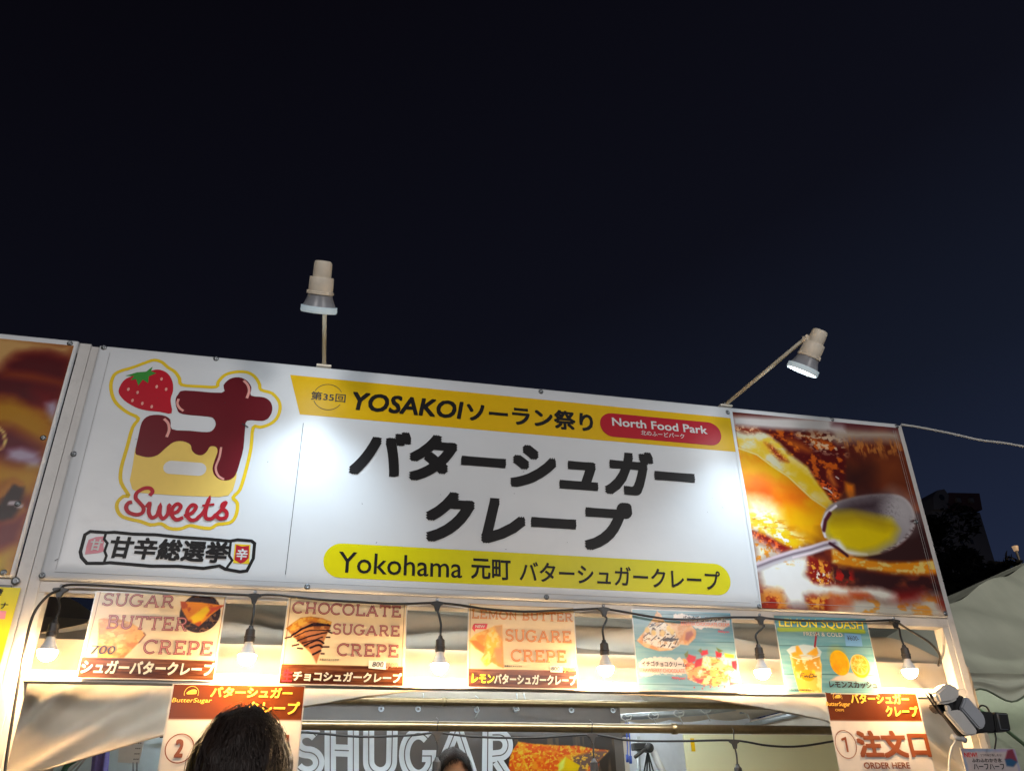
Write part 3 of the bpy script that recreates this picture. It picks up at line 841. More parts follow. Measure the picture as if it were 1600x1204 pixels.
# ================================================================== the big sign
sg = thing('stall_sign', 'big white crepe stall sign with yellow bands, strawberry logo and pancake photo', 'sign', (1.8, 0, 2.32))
SX = at(1166, 800).x          # seam between the white sheet and the pancake photo
W = warp_vinyl
def sheet(name, x0, x1, z0, z1, m, parent, bev=.012, nx=60, nz=16, warp=W, depth=.019):
    """vinyl stretched over a batten: front face with rolled edges"""
    xs = [x0, x0+bev*.3, x0+bev]+[x0+bev+(x1-x0-2*bev)*i/nx for i in range(1, nx)]+[x1-bev, x1-bev*.3, x1]
    zs = [z0, z0+bev*.3, z0+bev]+[z0+bev+(z1-z0-2*bev)*i/nz for i in range(1, nz)]+[z1-bev, z1-bev*.3, z1]
    vs = []; fs = []
    for j, z in enumerate(zs):
        for i, x in enumerate(xs):
            e = min(x-x0, x1-x, z-z0, z1-z); y = 0
            if e < bev: y = bev*(1-math.sqrt(max(0, 1-((bev-e)/bev)**2)))
            k = min(1, e/bev)
            vs.append((x, y+warp(x, z)*k, z))
    n = len(xs)
    for j in range(len(zs)-1):
        for i in range(n-1):
            a = j*n+i; fs.append((a, a+1, a+n+1, a+n))
    o = len(vs)
    for (x, z) in ((x0, z0), (x1, z0), (x1, z1), (x0, z1)): vs.append((x, depth, z))
    c = [0, n-1, (len(zs)-1)*n+n-1, (len(zs)-1)*n]
    for i in range(4):
        j = (i+1) % 4; fs.append((c[j], c[i], o+i, o+j))
    return mesh(name, vs, fs, m, parent, True)
sheet('banner_sheet', .004, 3.587, 2.326, 3.252, M['vinyl'], sg)
G = lambda lst: [(lambda v: (v.x, v.z))(at(a, b)) for a, b in lst]
def bx(px0, pxl, px1, pxr, pyt, pxt, pyb, pxb):
    pass
def tx(body, L, R_, T, Bt, m, bold=.02, shear=0., y=-.0022, name='lettering', parent=None, warp=W, yp=0.0):
    """L,R,T,Bt: photo points on the left, right, top and bottom edge of the inked words"""
    x0 = at(*L, yp).x; x1 = at(*R_, yp).x; z1 = at(*T, yp).z; z0 = at(*Bt, yp).z
    return text(name, body, x0, x1, z0, z1, y, m, parent or sg, bold, shear, warp)
# top yellow band
flat('yellow_band', G([(453.5, 585.5), (1143.8, 653.2), (1152.5, 706), (468.4, 647)]), -.0008, M['p_yellow'], sg, W)
zt = at(800, 620).z
tx('YOSAKOI', (549.5, 639), (724.3, 627), (556, 612), (710.6, 654.5), M['p_black'], .028, .16)
tx('ソーラン祭り', (729, 633), (925.5, 646), (880, 641), (888.8, 672), M['p_black'], .032, .0)
tx('第35回', (485.8, 620), (540, 622), (490, 611.5), (500, 625.5), M['p_grey'], .012)
c0 = at(512.6, 620.3); rr = (at(535.5, 622.5).x-at(490, 618).x)/2
strokes('ring', [(circle(c0.x, c0.z, rr, n=26, a0=28, a1=158), .0022, False), (circle(c0.x, c0.z, rr, n=26, a0=200, a1=330), .0022, False)], -.0022, M['p_grey'], sg, W)
pl0 = at(937, 658).x; pl1 = at(1126.5, 679).x; pz1 = at(1030, 652.6).z; pz0 = at(1030, 688.6).z
flat('red_pill', pill(pl0, pl1, pz0, pz1), -.0022, M['p_red'], sg, W)
tx('North Food Park', (956, 660), (1104.5, 673), (958, 652.6), (1104, 678.5), M['p_white'], .022, 0, -.0032)
tx('北のふーどパーク', (1001, 676), (1068.7, 681.5), (1003, 672.4), (1066, 685.5), M['p_white'], .01, 0, -.0032)
# main words
tx('バターシュガー', (544.6, 730), (1085.5, 742), (646, 675.5), (807.7, 762.5), M['p_black'], .050, .24)
tx('クレープ', (664.8, 803), (986.8, 791), (980, 785.2), (830, 855), M['p_black'], .050, .24)
strokes('divider', [(G([(474, 661), (446, 897)]), .0020, False)], -.0022, M['p_grey'], sg, W)
# lower pill
ql0 = at(505, 877).x; ql1 = at(1141.5, 908).x; qz1 = at(830, 864.5).z; qz0 = at(830, 916).z
flat('lemon_pill', pill(ql0, ql1, qz0, qz1), -.0008, M['p_lemon'], sg, W)
tx('Yokohama', (528.5, 875), (722, 893), (535, 861.5), (700, 902), M['p_black'], .006)
tx('元町', (736, 890), (798, 890), (765, 873), (765, 905), M['p_black'], .022)
tx('バターシュガークレープ', (811.5, 895), (1125.5, 905), (860, 878.5), (968, 914.5), M['p_black'], .014, .08)

# --- strawberry logo
ZL = Zm(0, 500, 2.8)
P2 = lambda l: pts(ZL, l)
def sp2(l, n=4, closed=False):
    return [(p.x, p.y) for p in smooth_path([Vector((a, b, 0)) for a, b in l], n, closed)]
out = [(485, 285), (500, 240), (530, 222), (565, 212), (600, 200), (640, 185), (675, 175), (708, 184), (735, 207), (765, 226), (785, 255), (795, 283), (870, 290), (945, 292), (955, 270), (985, 240), (1030, 227), (1080, 228), (1115, 248), (1135, 280), (1142, 305), (1190, 320), (1220, 355), (1225, 390), (1210, 430), (1180, 455), (1140, 468), (1108, 470), (1098, 560), (1075, 660), (1050, 740), (1020, 775), (1038, 800), (1035, 845), (1015, 880), (980, 890), (950, 893), (920, 910), (870, 905), (830, 898), (790, 912), (740, 910), (705, 890), (660, 895), (615, 880), (570, 870), (530, 855), (512, 825), (515, 795), (540, 770), (562, 765), (530, 710), (530, 650), (555, 560), (580, 470), (605, 430), (560, 405), (520, 375), (495, 340)]
out = P2(sp2(out, 3, True))
lg = 0
strokes('logo_outline', [(out, .0125, True)], -.0010, M['p_outline'], sg, W)
cream = [(592, 560), (580, 640), (568, 700), (578, 738), (605, 754), (660, 759), (750, 765), (850, 770), (960, 773), (1000, 766), (1020, 742), (1034, 690), (1040, 600), (900, 500), (640, 500)]
flat('logo_cream', P2(cream), -.0012, M['p_cream'], sg, W)
choc = [(768, 350), (780, 325), (810, 308), (970, 318), (978, 285), (1005, 258), (1045, 250), (1080, 265), (1100, 295), (1098, 330), (1155, 338), (1185, 360), (1191, 395), (1175, 428), (1145, 441), (1082, 440), (1072, 480), (1065, 560), (1050, 620), (1030, 678), (1000, 700), (965, 698), (940, 680), (930, 650), (940, 610), (952, 575), (945, 555), (920, 553), (905, 575), (885, 590), (860, 588), (840, 570), (833, 545), (800, 530), (760, 534), (725, 560), (690, 590), (650, 600), (610, 592), (592, 578), (605, 510), (622, 445), (655, 418), (710, 416), (745, 435), (753, 477), (830, 484), (905, 490), (932, 480), (944, 455), (935, 432), (910, 422), (800, 411), (775, 390)]
flat('logo_chocolate', P2(sp2(choc, 3, True)), -.0016, M['p_choc'], sg, W)
sw = at(*ZL(808, 648)); a = at(*ZL(715, 642)); b = at(*ZL(903, 652)); hh = at(*ZL(808, 619)).z-at(*ZL(808, 677)).z
flat('logo_slot', pill(a.x, b.x, sw.z-hh/2, sw.z+hh/2), -.0020, M['p_white'], sg, W)
straw = [(520, 320), (525, 290), (545, 262), (580, 245), (640, 232), (670, 219), (702, 218), (735, 235), (755, 270), (757, 310), (746, 350), (751, 407), (700, 401), (640, 395), (590, 380), (545, 352)]
flat('logo_strawberry', P2(sp2(straw, 3, True)), -.0016, M['p_straw'], sg, W)
flat('logo_leaf', P2([(549, 244), (600, 229), (640, 226), (668, 204), (661, 224), (684, 233), (652, 246), (648, 276), (625, 261), (605, 287), (596, 259), (571, 263), (588, 246)]), -.0020, M['p_leaf'], sg, W)
for k, (x, y_) in enumerate([(562, 303), (602, 317), (707, 258), (686, 292), (727, 303), (580, 352), (623, 365), (664, 379)]):
    q = at(*ZL(x, y_)); flat('logo_seed', circle(q.x, q.z, .0048, .0075, n=10), -.0020, M['p_pink'], sg, W)
for l, w in (
    ([(1066, 265), (1084, 285), (1090, 312), (1080, 342)], .010), ([(782, 345), (776, 365), (786, 385), (803, 398)], .009),
    ([(718, 432), (736, 452), (740, 482), (729, 512)], .010), ([(968, 556), (960, 600), (944, 645), (955, 680), (980, 697)], .008)):
    strokes('logo_shine', [(P2(sp2(l)), w, False)], -.0021, M['p_pink'], sg, W)
red = [
 [(655, 768), (668, 750), (655, 735), (628, 737), (600, 755), (594, 778), (612, 800), (628, 820), (624, 842), (598, 851), (566, 842), (552, 822), (560, 802), (578, 795)],
 [(640, 818), (655, 802), (651, 840), (664, 864), (688, 852), (701, 812), (699, 848), (713, 868), (735, 848), (739, 815), (748, 806)],
 [(745, 846), (776, 838), (791, 815), (776, 804), (756, 822), (752, 852), (772, 873), (802, 864)],
 [(806, 858), (842, 842), (858, 818), (843, 808), (823, 828), (820, 858), (840, 876), (868, 868)],
 [(862, 868), (892, 838), (916, 780), (900, 835), (902, 866), (926, 868), (946, 850)], [(885, 812), (938, 806)],
 [(946, 852), (972, 826), (988, 800), (974, 806), (974, 824), (992, 842), (988, 864), (962, 868), (948, 858)]]
strokes('logo_script', [(P2(sp2(l, 5)), .0135 if i != 5 else .008, False) for i, l in enumerate(red)], -.0024, M['p_red'], sg, W, .0003, .00002)
# --- vote title under the logo
ob = [(352, 1012), (372, 938), (395, 924), (465, 929), (500, 927), (580, 935), (680, 938), (790, 949), (900, 956), (1005, 966), (1040, 960), (1100, 965), (1114, 976), (1108, 1042), (1080, 1096), (1050, 1100), (985, 1088), (960, 1074), (890, 1085), (780, 1076), (660, 1075), (480, 1060), (450, 1063), (380, 1063), (357, 1037)]
strokes('title_outline', [(P2(ob), .0115, True), (P2([(463, 932), (456, 958), (470, 975), (458, 1010), (466, 1030), (455, 1060)]), .0085, False), (P2([(1010, 968), (1003, 1030), (1016, 1050), (990, 1085)]), .0085, False)], -.0012, M['p_black'], sg, W)
flat('pink_patch', P2([(388, 960), (420, 948), (460, 944), (452, 985), (456, 1010), (430, 1018), (372, 1024), (378, 990)]), -.0012, M['p_pinkpatch'], sg, W)
flat('red_patch_border', P2([(1028, 978), (1096, 982), (1090, 1066), (1020, 1062)]), -.0012, M['p_outline'], sg, W)
flat('red_patch', P2([(1034, 982), (1060, 990), (1090, 986), (1088, 1040), (1070, 1058), (1052, 1064), (1026, 1048)]), -.0016, M['p_red'], sg, W)
def txz(zm, body, L, R_, T, Bt, m, bold=.02, shear=0., y=-.0022, name='lettering', parent=None, warp=W, yp=0., rot=0.):
    x0 = at(*zm(*L), yp).x; x1 = at(*zm(*R_), yp).x; z1 = at(*zm(*T), yp).z; z0 = at(*zm(*Bt), yp).z
    return text(name, body, x0, x1, z0, z1, y, m, parent or sg, bold, shear, warp, rot)
txz(ZL, '甘', (393, 990), (447, 990), (425, 958), (420, 1008), M['p_white'], .03, .05, -.0022)
txz(ZL, '辛', (1035, 1020), (1084, 1020), (1062, 1000), (1056, 1048), M['p_white'], .03, .05, -.0022)
txz(ZL, '甘辛総選挙', (478, 1000), (1003, 1010), (740, 956), (740, 1052), M['p_black'], .034, .05)

# --- pancake photo on the right part
px0, px1 = SX-.002, 3.580
pz0_, pz1_ = 2.331, 3.226
K = Print(px0, px1, pz0_, pz1_, 300, 290, (92, 40, 34)); K.ak = .55; K.sk = 1.5
A_, B_, C_, D_ = Zm(1140, 650, 7.083), Zm(1300, 650, 7.084), Zm(1140, 800, 7.083), Zm(1300, 800, 7.084)
a_ = lambda l: pts(A_, l); b_ = lambda l: pts(B_, l); c_ = lambda l: pts(C_, l); d_ = lambda l: pts(D_, l)
full = [(px0, pz0_), (px1, pz0_), (px1, pz1_), (px0, pz1_)]
# dark brown crust, upper right
K.poly(full, (84, 34, 32), 0, tex=((150, 66, 30), .12, .10, 0.410, 0.750))
K.poly(b_([(0, 380), (350, 420), (700, 330), (850, 400), (1000, 900), (700, 880), (420, 860), (100, 900)]), (98, 52, 34), .05, .7, .03, .08)
K.poly(b_([(420, 420), (760, 380), (880, 700), (560, 760)]), (130, 70, 38), .06, .8, .03, .06)
K.poly(b_([(120, 560), (420, 560), (420, 850), (160, 860)]), (52, 30, 32), .04, .8, .03, .06)
# orange glow and yellow middle
K.poly(a_([(90, 350), (330, 400), (640, 640), (900, 880), (1120, 1050), (1040, 1204), (200, 1204), (100, 500)]), (222, 122, 20), .004, tex=((232, 160, 24), .07, .05, 0.350, 0.690))
K.poly(a_([(200, 430), (520, 560), (700, 760), (500, 700), (260, 590)]), (226, 180, 24), .06, .8, .02, .06)
K.poly(a_([(90, 620), (300, 620), (460, 740), (330, 880), (150, 860)]), (226, 140, 84), .06, .9, .02, .05)
K.poly(a_([(170, 790), (400, 790), (560, 860), (780, 880), (760, 940), (560, 980), (330, 900), (180, 880)]), (198, 70, 34), .05, .9, .02, .05)
K.poly(a_([(640, 1000), (1050, 900), (1120, 1050), (1000, 1204), (700, 1204)]), (220, 150, 10), .06, .8, .02, .05)
# cream and yellow strip running down to the spoon
K.poly(a_([(60, 130), (200, 110), (420, 190), (640, 330), (880, 560), (1000, 780), (1190, 1000), (1110, 1050), (900, 900), (640, 660), (460, 540), (300, 420), (90, 350)]), (206, 204, 176), .006, 1, .006, .03, ((222, 188, 70), .06, .04, .40, .62))
K.poly(a_([(560, 440), (760, 520), (900, 640), (1000, 790), (1190, 1000), (1120, 1010), (900, 830), (700, 640)]), (226, 178, 20), .03, .85, .01, .04)
K.line(a_([(90, 352), (300, 425), (460, 545), (650, 670), (900, 905), (1110, 1048)]), .006, (240, 214, 150), .006)
# browned top edge
K.poly(a_([(45, 105), (330, 130), (350, 170), (200, 190), (60, 150)]), (130, 44, 26), .01, 1, .012, .02, ((220, 160, 120), .012, .010, .5, .62))
K.poly(a_([(340, 140), (640, 160), (900, 230), (1275, 330), (1275, 760), (1180, 990), (1040, 800), (940, 690), (860, 560), (640, 400), (560, 300), (440, 220)]), (88, 26, 26), .008, 1, .012, .03, ((186, 92, 30), .035, .03, .52, .64))
K.poly(a_([(640, 260), (800, 320), (880, 380), (740, 350)]), (206, 120, 40), .02, .9, .012, .03)
K.poly(a_([(390, 300), (470, 330), (640, 500), (560, 490), (450, 380)]), (130, 36, 26), .01, 1, .008, .02, ((214, 120, 80), .010, .010, .55, .62))
K.poly(a_([(320, 290), (390, 300), (440, 380), (380, 400)]), (224, 176, 50), .015, .8, .008, .02)
K.speck(a_([(700, 170), (1275, 170), (1275, 420), (1000, 400), (800, 260)]), (214, 190, 160), .022, .014, .56, .05, .9, .02)
K.poly(b_([(0, 130), (740, 150), (760, 280), (300, 270), (60, 300), (0, 250)]), (168, 152, 138), .02, 1, .012, .05)
K.speck(b_([(60, 260), (780, 280), (820, 430), (300, 440)]), (196, 130, 66), .012, .03, .48, .12, .8, .02)
K.poly(a_([(30, 0), (1275, 40), (1275, 175), (640, 150), (330, 128), (40, 100)]), (196, 192, 190), .01, 1, .004, .05)
K.poly(b_([(0, 40), (200, 40), (740, 90), (740, 160), (200, 130), (0, 100)]), (96, 50, 58), .015, .9, .006, .08)
K.line(b_([(0, 50), (300, 70), (720, 100)]), .010, (170, 140, 146), .01)
K.poly(a_([(1080, 600), (1130, 640), (1190, 770), (1150, 780), (1090, 690)]), (196, 110, 50), .01, .9)
K.poly(b_([(140, 730), (240, 760), (256, 910), (190, 945), (150, 830)]), (206, 116, 34), .008)
K.line(a_([(1030, 788), (1090, 810), (1170, 885)]), .006, (240, 220, 214), .004)
K.line(a_([(1175, 670), (1205, 692)]), .005, (236, 214, 210), .004)
K.speck(a_([(900, 600), (1200, 820), (1240, 1000), (1150, 990)]), (224, 100, 40), .014, .012, .60, .05, .9)
# white melted area and lower pancake layers
K.poly(a_([(190, 900), (420, 960), (560, 1060), (560, 1204), (200, 1204)])+[], (240, 232, 210), .03, 1, .03, .04)
K.poly(c_([(200, 0), (420, 0), (560, 90), (760, 200), (900, 320), (700, 400), (480, 300), (230, 200)]), (238, 228, 190), .02, 1, .02, .04, ((232, 186, 60), .03, .016, .42, .56))
K.speck(c_([(220, 60), (620, 60), (900, 300), (700, 340), (400, 200)]), (170, 100, 20), .05, .008, .60, .04, .7)
K.poly(c_([(420, 190), (540, 200), (800, 330), (780, 390), (690, 400), (520, 300)]), (232, 180, 24), .012, 1, .008, .03, ((246, 236, 220), .022, .018, .55, .62))
K.poly(c_([(600, 0), (1060, 0), (1010, 100), (1010, 220), (1040, 300), (900, 330), (760, 250), (620, 120)]), (222, 164, 14), .03, .95, .008, .03)
K.poly(c_([(232, 200), (430, 270), (560, 350), (690, 400), (600, 440), (520, 450), (480, 400), (330, 330), (245, 260)]), (128, 30, 26), .006, 1, .008, .02, ((226, 90, 40), .016, .012, .55, .64))
K.poly(c_([(250, 270), (330, 330), (480, 400), (520, 450), (400, 520), (290, 600), (270, 420)]), (226, 222, 200), .02, 1, .012, .02, ((236, 160, 50), .02, .02, .56, .66))
K.poly(c_([(300, 600), (560, 470), (860, 470), (900, 560), (860, 700), (1275, 840), (1275, 920), (850, 930), (850, 1040), (640, 1040), (560, 900), (350, 850), (320, 700)]), (222, 224, 214), .02, 1, .014, .03)
K.speck(c_([(500, 480), (800, 500), (760, 560), (520, 600)]), (222, 150, 60), .02, .012, .58, .06, .9, .01)
K.poly(c_([(860, 470), (960, 520), (1275, 620), (1275, 840), (1150, 800), (980, 800), (900, 760), (850, 680), (880, 600)]), (132, 34, 26), .008, 1, .014, .02, ((232, 150, 60), .022, .016, .54, .62))
K.speck(c_([(920, 640), (1275, 680), (1275, 800), (960, 780)]), (248, 214, 200), .010, .012, .62, .03, .95)
K.poly(c_([(350, 860), (560, 880), (640, 1060), (370, 1080)]), (150, 40, 22), .02, 1, .012, .03, ((224, 150, 60), .05, .03, .5, .62))
K.poly(c_([(840, 930), (1275, 930), (1275, 1100), (900, 1080), (850, 1000)]), (150, 50, 26), .01, 1, .014, .03, ((216, 150, 60), .035, .03, .48, .6))
# right lower part
K.poly(d_([(0, 400), (200, 480), (420, 520), (640, 550), (900, 540), (1120, 515), (1175, 690), (950, 700), (700, 690), (420, 640), (100, 590), (0, 560)]), (218, 140, 36), .006, 1, .005, .03, ((230, 190, 110), .03, .02, .5, .62))
K.poly(d_([(0, 590), (300, 640), (560, 670), (950, 705), (1175, 690), (1280, 1100), (1100, 900), (800, 900), (740, 880), (560, 850), (420, 830), (240, 840), (0, 780)]), (62, 36, 38), .012, 1, .012, .04, ((120, 62, 44), .10, .06, .52, .7))
K.speck(d_([(0, 640), (220, 660), (260, 830), (0, 800)]), (196, 40, 30), .03, .025, .5, .08, .8, .01)
K.poly(d_([(0, 820), (240, 850), (420, 830), (560, 850), (720, 900), (740, 950), (700, 985), (560, 970), (400, 930), (200, 900), (0, 905)]), (216, 214, 204), .010, 1, .010, .03)
K.poly(d_([(740, 900), (1000, 900), (960, 980), (820, 1020), (700, 1000)]), (150, 42, 40), .03, 1, .014, .04)
K.poly(d_([(0, 930), (200, 960), (420, 940), (640, 985), (860, 1010), (1040, 930), (1160, 920), (1290, 1130), (1290, 1200), (0, 1200)]), (190, 184, 170), .02, 1, .014, .04, ((210, 150, 70), .06, .04, .54, .68))
K.poly(d_([(1170, 970), (1260, 960), (1290, 1080), (1200, 1050)]), (120, 34, 30), .02, .9, .012, .03)
K.poly(d_([(200, 890), (380, 900), (440, 940), (300, 950), (230, 920)]), (180, 60, 24), .012, .9, .01, .02)
K.poly(d_([(0, 930), (180, 950), (200, 1040), (60, 1060), (0, 1040)]), (180, 70, 30), .02, .9, .012, .03)
# dark background behind spoon
K.poly(d_([(860, 0), (980, 0), (1120, 515), (900, 540), (640, 550), (420, 520), (250, 480), (560, 440), (780, 340), (900, 160)]), (62, 40, 40), .008)
# spoon bowl
sb = [(1040, 300), (1005, 200), (1010, 90), (1060, 0)]
bowl_px = [(1283, 820), (1288, 800), (1302, 786), (1330, 777), (1362, 772), (1395, 772), (1412, 777), (1424, 790), (1430, 808), (1428, 824), (1418, 840), (1398, 855), (1372, 865), (1345, 868), (1320, 862), (1300, 848), (1287, 836)]
bowl = [(p.x, p.y) for p in smooth_path([Vector((*G([q])[0], 0)) for q in bowl_px], 4, True)]
K.poly(bowl, (186, 178, 178), .004, 1)
inn = [(cx*.955+.045*G([(1358, 820)])[0][0], cz*.955+.045*G([(1358, 820)])[0][1]) for cx, cz in bowl]
K.poly(inn, (150, 144, 148), .006)
K.poly(b_([(0, 1050), (200, 920), (420, 880), (620, 870), (560, 1000), (520, 1110), (300, 1100), (60, 1110)]), (66, 52, 58), .03, .95, .01, .02)
K.speck(b_([(420, 880), (700, 900), (760, 1100), (520, 1150)]), (84, 76, 80), .007, .007, .54, .06, .7, .02)
K.poly(b_([(700, 880), (860, 950), (910, 1100), (820, 1200), (680, 1140), (640, 960)]), (184, 180, 182), .05, .8)
K.poly(G([(1290, 815), (1300, 802), (1330, 800), (1360, 806), (1392, 812), (1402, 826), (1394, 844), (1370, 858), (1345, 864), (1322, 858), (1303, 845), (1290, 832)]), (214, 190, 12), .018, 1)
K.poly(G([(1300, 806), (1340, 800), (1380, 812), (1396, 822), (1380, 826), (1340, 816), (1300, 818)]), (140, 112, 40), .02, .6)
K.poly(d_([(0, 300), (80, 310), (160, 420), (380, 465), (200, 470), (60, 380)]), (236, 236, 240), .008, .9)
K.line(G([(1306, 790), (1291, 802), (1284, 820), (1289, 838)]), .012, (214, 206, 214), .006)
K.line(c_([(1110, 10), (1060, 90), (1040, 200)]), .016, (84, 34, 50), .008)
K.speck(d_([(860, 60), (930, 80), (900, 220), (700, 400), (560, 470), (540, 440), (760, 330), (880, 180)]), (70, 52, 54), .02, .008, .48, .06, .8, .006)
# spoon handle
hd = [(300, 610), (480, 540), (700, 470), (900, 420), (1050, 370), (1160, 350)]
K.line(c_(hd), .036, (184, 178, 182), .012)
K.line(c_([(x, y-8) for x, y in hd]), .010, (122, 108, 118), .01)
K.line(c_([(x, y-38) for x, y in hd]), .008, (206, 186, 196), .01)
K.line(c_([(x, y+30) for x, y in hd[2:]]), .006, (216, 200, 206), .008)
K.line(c_([(1110, 345), (1200, 400), (1300, 480)]), .014, (70, 32, 46), .008)
K.build('pancake_photo', -.0014, M['photo'], sg, W, 1.0, 1.15, 1.08)
# slightly curved white margin of the photo's left side
cv = [(1146, 656), (1151, 690), (1156, 720), (1166, 775), (1172, 815), (1180, 870), (1187, 925), (1191, 958)]
cvp = G(cv)
cvp[0] = (cvp[0][0], 3.226); cvp[-1] = (cvp[-1][0], 2.331)
flat('photo_margin', cvp[::-1]+[(px0-.003, 3.226), (px0-.003, 2.331)], -.0026, M['vinyl'], sg, W)

# welded hems: fine ridges near the edges of the vinyl
strokes('hem_line', [([(.05, 2.352), (2.65, 2.350)], .0014, False), ([(.052, 2.36), (.050, 3.22)], .0012, False), ([(2.67, 2.356), (3.55, 2.354)], .0014, False), ([(3.545, 2.36), (3.548, 3.21)], .0016, False), ([(3.556, 2.36), (3.559, 3.21)], .0012, False)], -.0030, mat('hem_ridge', (.42, .40, .40), .4), sg, W)
# small scuffs and marks on the white vinyl
rs = random.Random(3)
sc = []
for k in range(26):
    x = rs.uniform(.1, 2.6); z = rs.uniform(2.4, 3.15); a = rs.uniform(0, 3.14); l = rs.uniform(.002, .007)
    sc.append(([(x, z), (x+l*math.cos(a), z+l*math.sin(a))], rs.uniform(.0008, .0018), False))
sc.append((G([(378, 662), (388, 668)]), .004, False)); sc.append((G([(86, 876), (91, 873)]), .002, False))
strokes('scuff', sc, -.0032, M['p_grey'], sg, W)['kind'] = 'stuff'

def screw(x, z, parent, y=0., r=.0085):
    vs, fs = lathe_data([(0, r*1.25), (.001, r*1.25), (.0015, r), (.0035, r*.86), (.0042, r*.5), (.0030, r*.42), (.0028, .0005)], (x, y, z), (0, -1, 0), 16)
    return mesh('screw', vs, fs, M['steel'], parent, True)
for px, py in ((163, 541), (114, 709), (63, 900), (845, 612), (480, 917), (854, 939), (1137, 644), (1187, 951), (1401, 666), (1431, 815), (1477, 958), (338, 558), (1300, 655)):
    q = at(px, py)
    screw(min(max(q.x, .014), 3.577), min(max(q.z, 2.338), 3.240), sg, -.001)

# ================================================================== neighbour's sign at the left
ns = thing('stall_sign', 'neighbouring stall sign with a dark red and yellow food photo, at the left edge', 'sign', (-.5, 0, 2.33))
nb = sheet('banner_sheet', -3.55, -.0735, 2.330, 3.262, M['vinyl'], ns)
N_ = Print(-3.5, -.084, 2.335, 3.235, 430, 170, (150, 96, 30))
ZN = Zm(0, 520, 3.01)
n_ = lambda l: pts(ZN, l)
fl = [(-3.5, 2.335), (-.084, 2.335), (-.084, 3.235), (-3.5, 3.235)]
N_.poly(fl, (176, 120, 34), 0, tex=((120, 50, 30), .16, .10, .42, .62))
N_.poly(n_([(-300, -40), (345, 60), (330, 120), (200, 80), (90, 95), (0, 180), (-300, 200)]), (196, 160, 110), .03, 1, .01, .05)
N_.poly(n_([(0, 190), (40, 130), (120, 95), (220, 92), (330, 125), (300, 300), (250, 360), (120, 340), (0, 300), (-120, 320), (-100, 220)]), (92, 22, 34), .03, 1, .01, .05)
N_.poly(n_([(40, 180), (160, 190), (310, 230), (300, 250), (150, 225), (20, 205)]), (146, 76, 26), .02, .9)
N_.poly(n_([(170, 270), (260, 280), (240, 370), (180, 340)]), (130, 30, 34), .04, .8)
N_.poly(n_([(-200, 300), (60, 310), (180, 380), (230, 430), (190, 520), (60, 440), (-200, 420)]), (178, 132, 18), .03, 1, .01, .05)
N_.poly(n_([(-60, 440), (60, 450), (200, 530), (215, 640), (60, 620), (-60, 560)]), (104, 34, 50), .03)
N_.poly(n_([(40, 550), (100, 540), (180, 565), (170, 600), (90, 608), (35, 590)]), (180, 166, 186), .015)
N_.poly(n_([(120, 595), (190, 590), (195, 640), (130, 640)]), (176, 160, 182), .015)
N_.poly(n_([(215, 330), (260, 320), (275, 350), (250, 420), (220, 370)]), (174, 160, 178), .015)
N_.poly(n_([(-80, 620), (60, 640), (190, 640), (150, 760), (100, 760), (60, 700), (-80, 720)]), (184, 140, 20), .03)
N_.poly(n_([(0, 790), (30, 740), (70, 700), (110, 735), (100, 820), (60, 870), (0, 890), (-60, 880)]), (54, 24, 24), .01, 1, .008, .03)
N_.line(n_([(10, 760), (60, 690), (100, 710)]), .02, (176, 120, 30), .01)
N_.line(n_([(50, 800), (75, 800), (95, 815)]), .016, (200, 190, 196), .008)
N_.poly(n_([(-60, 900), (60, 880), (130, 840), (80, 990), (0, 1040), (-100, 1020)]), (120, 36, 44), .02)
N_.poly(n_([(-100, 1010), (0, 1030), (60, 1010), (40, 1160), (-100, 1160)]), (190, 160, 30), .03)
N_.line(n_([(-10, 440), (18, 470), (26, 510), (5, 550)]), .008, (230, 200, 130), .004)
N_.build('food_photo', -.0014, M['photo'], ns, W, 1.05, 1.25, .8)
for px, py in ((114, 537), (70, 684), (5, 897), (28, 787)):
    q = at(px, py); screw(min(q.x, -.100), max(q.z, 2.342), ns, -.001)

nm = thing('menu_board', 'yellow menu sheet with black border and black lettering under the neighbouring sign', 'menu board', (-.3, .01, 2.0))
box('board', (-.70, .012, 1.35), (-.074, .0195, 2.305), M['black_plastic'], nm, .002)
ZM = Zm(0, 880, 3.715)
flat('yellow_print', [(-.69, 1.36), (at(28, 935, .011).x, 1.36), (at(28, 935, .011).x, at(10, 917, .011).z), (-.69, at(10, 917, .011).z)], .0110, M['p_lemon'], nm)
txz(ZM, 'き', (-22, 160), (20, 160), (10, 145), (10, 185), M['p_black'], .04, 0, .0100, parent=nm, warp=warp_none, yp=.01)
txz(ZM, 'ナ', (2, 245), (46, 245), (25, 225), (20, 262), M['p_black'], .02, 0, .0100, parent=nm, warp=warp_none, yp=.01)
flat('pink_note', pts(ZM, [(-60, 268), (38, 275), (28, 322), (-70, 318)], .01), .0100, M['p_pinkpatch'], nm)
q = at(24, 907, .01); screw(q.x, q.z, nm, .0115, .011)

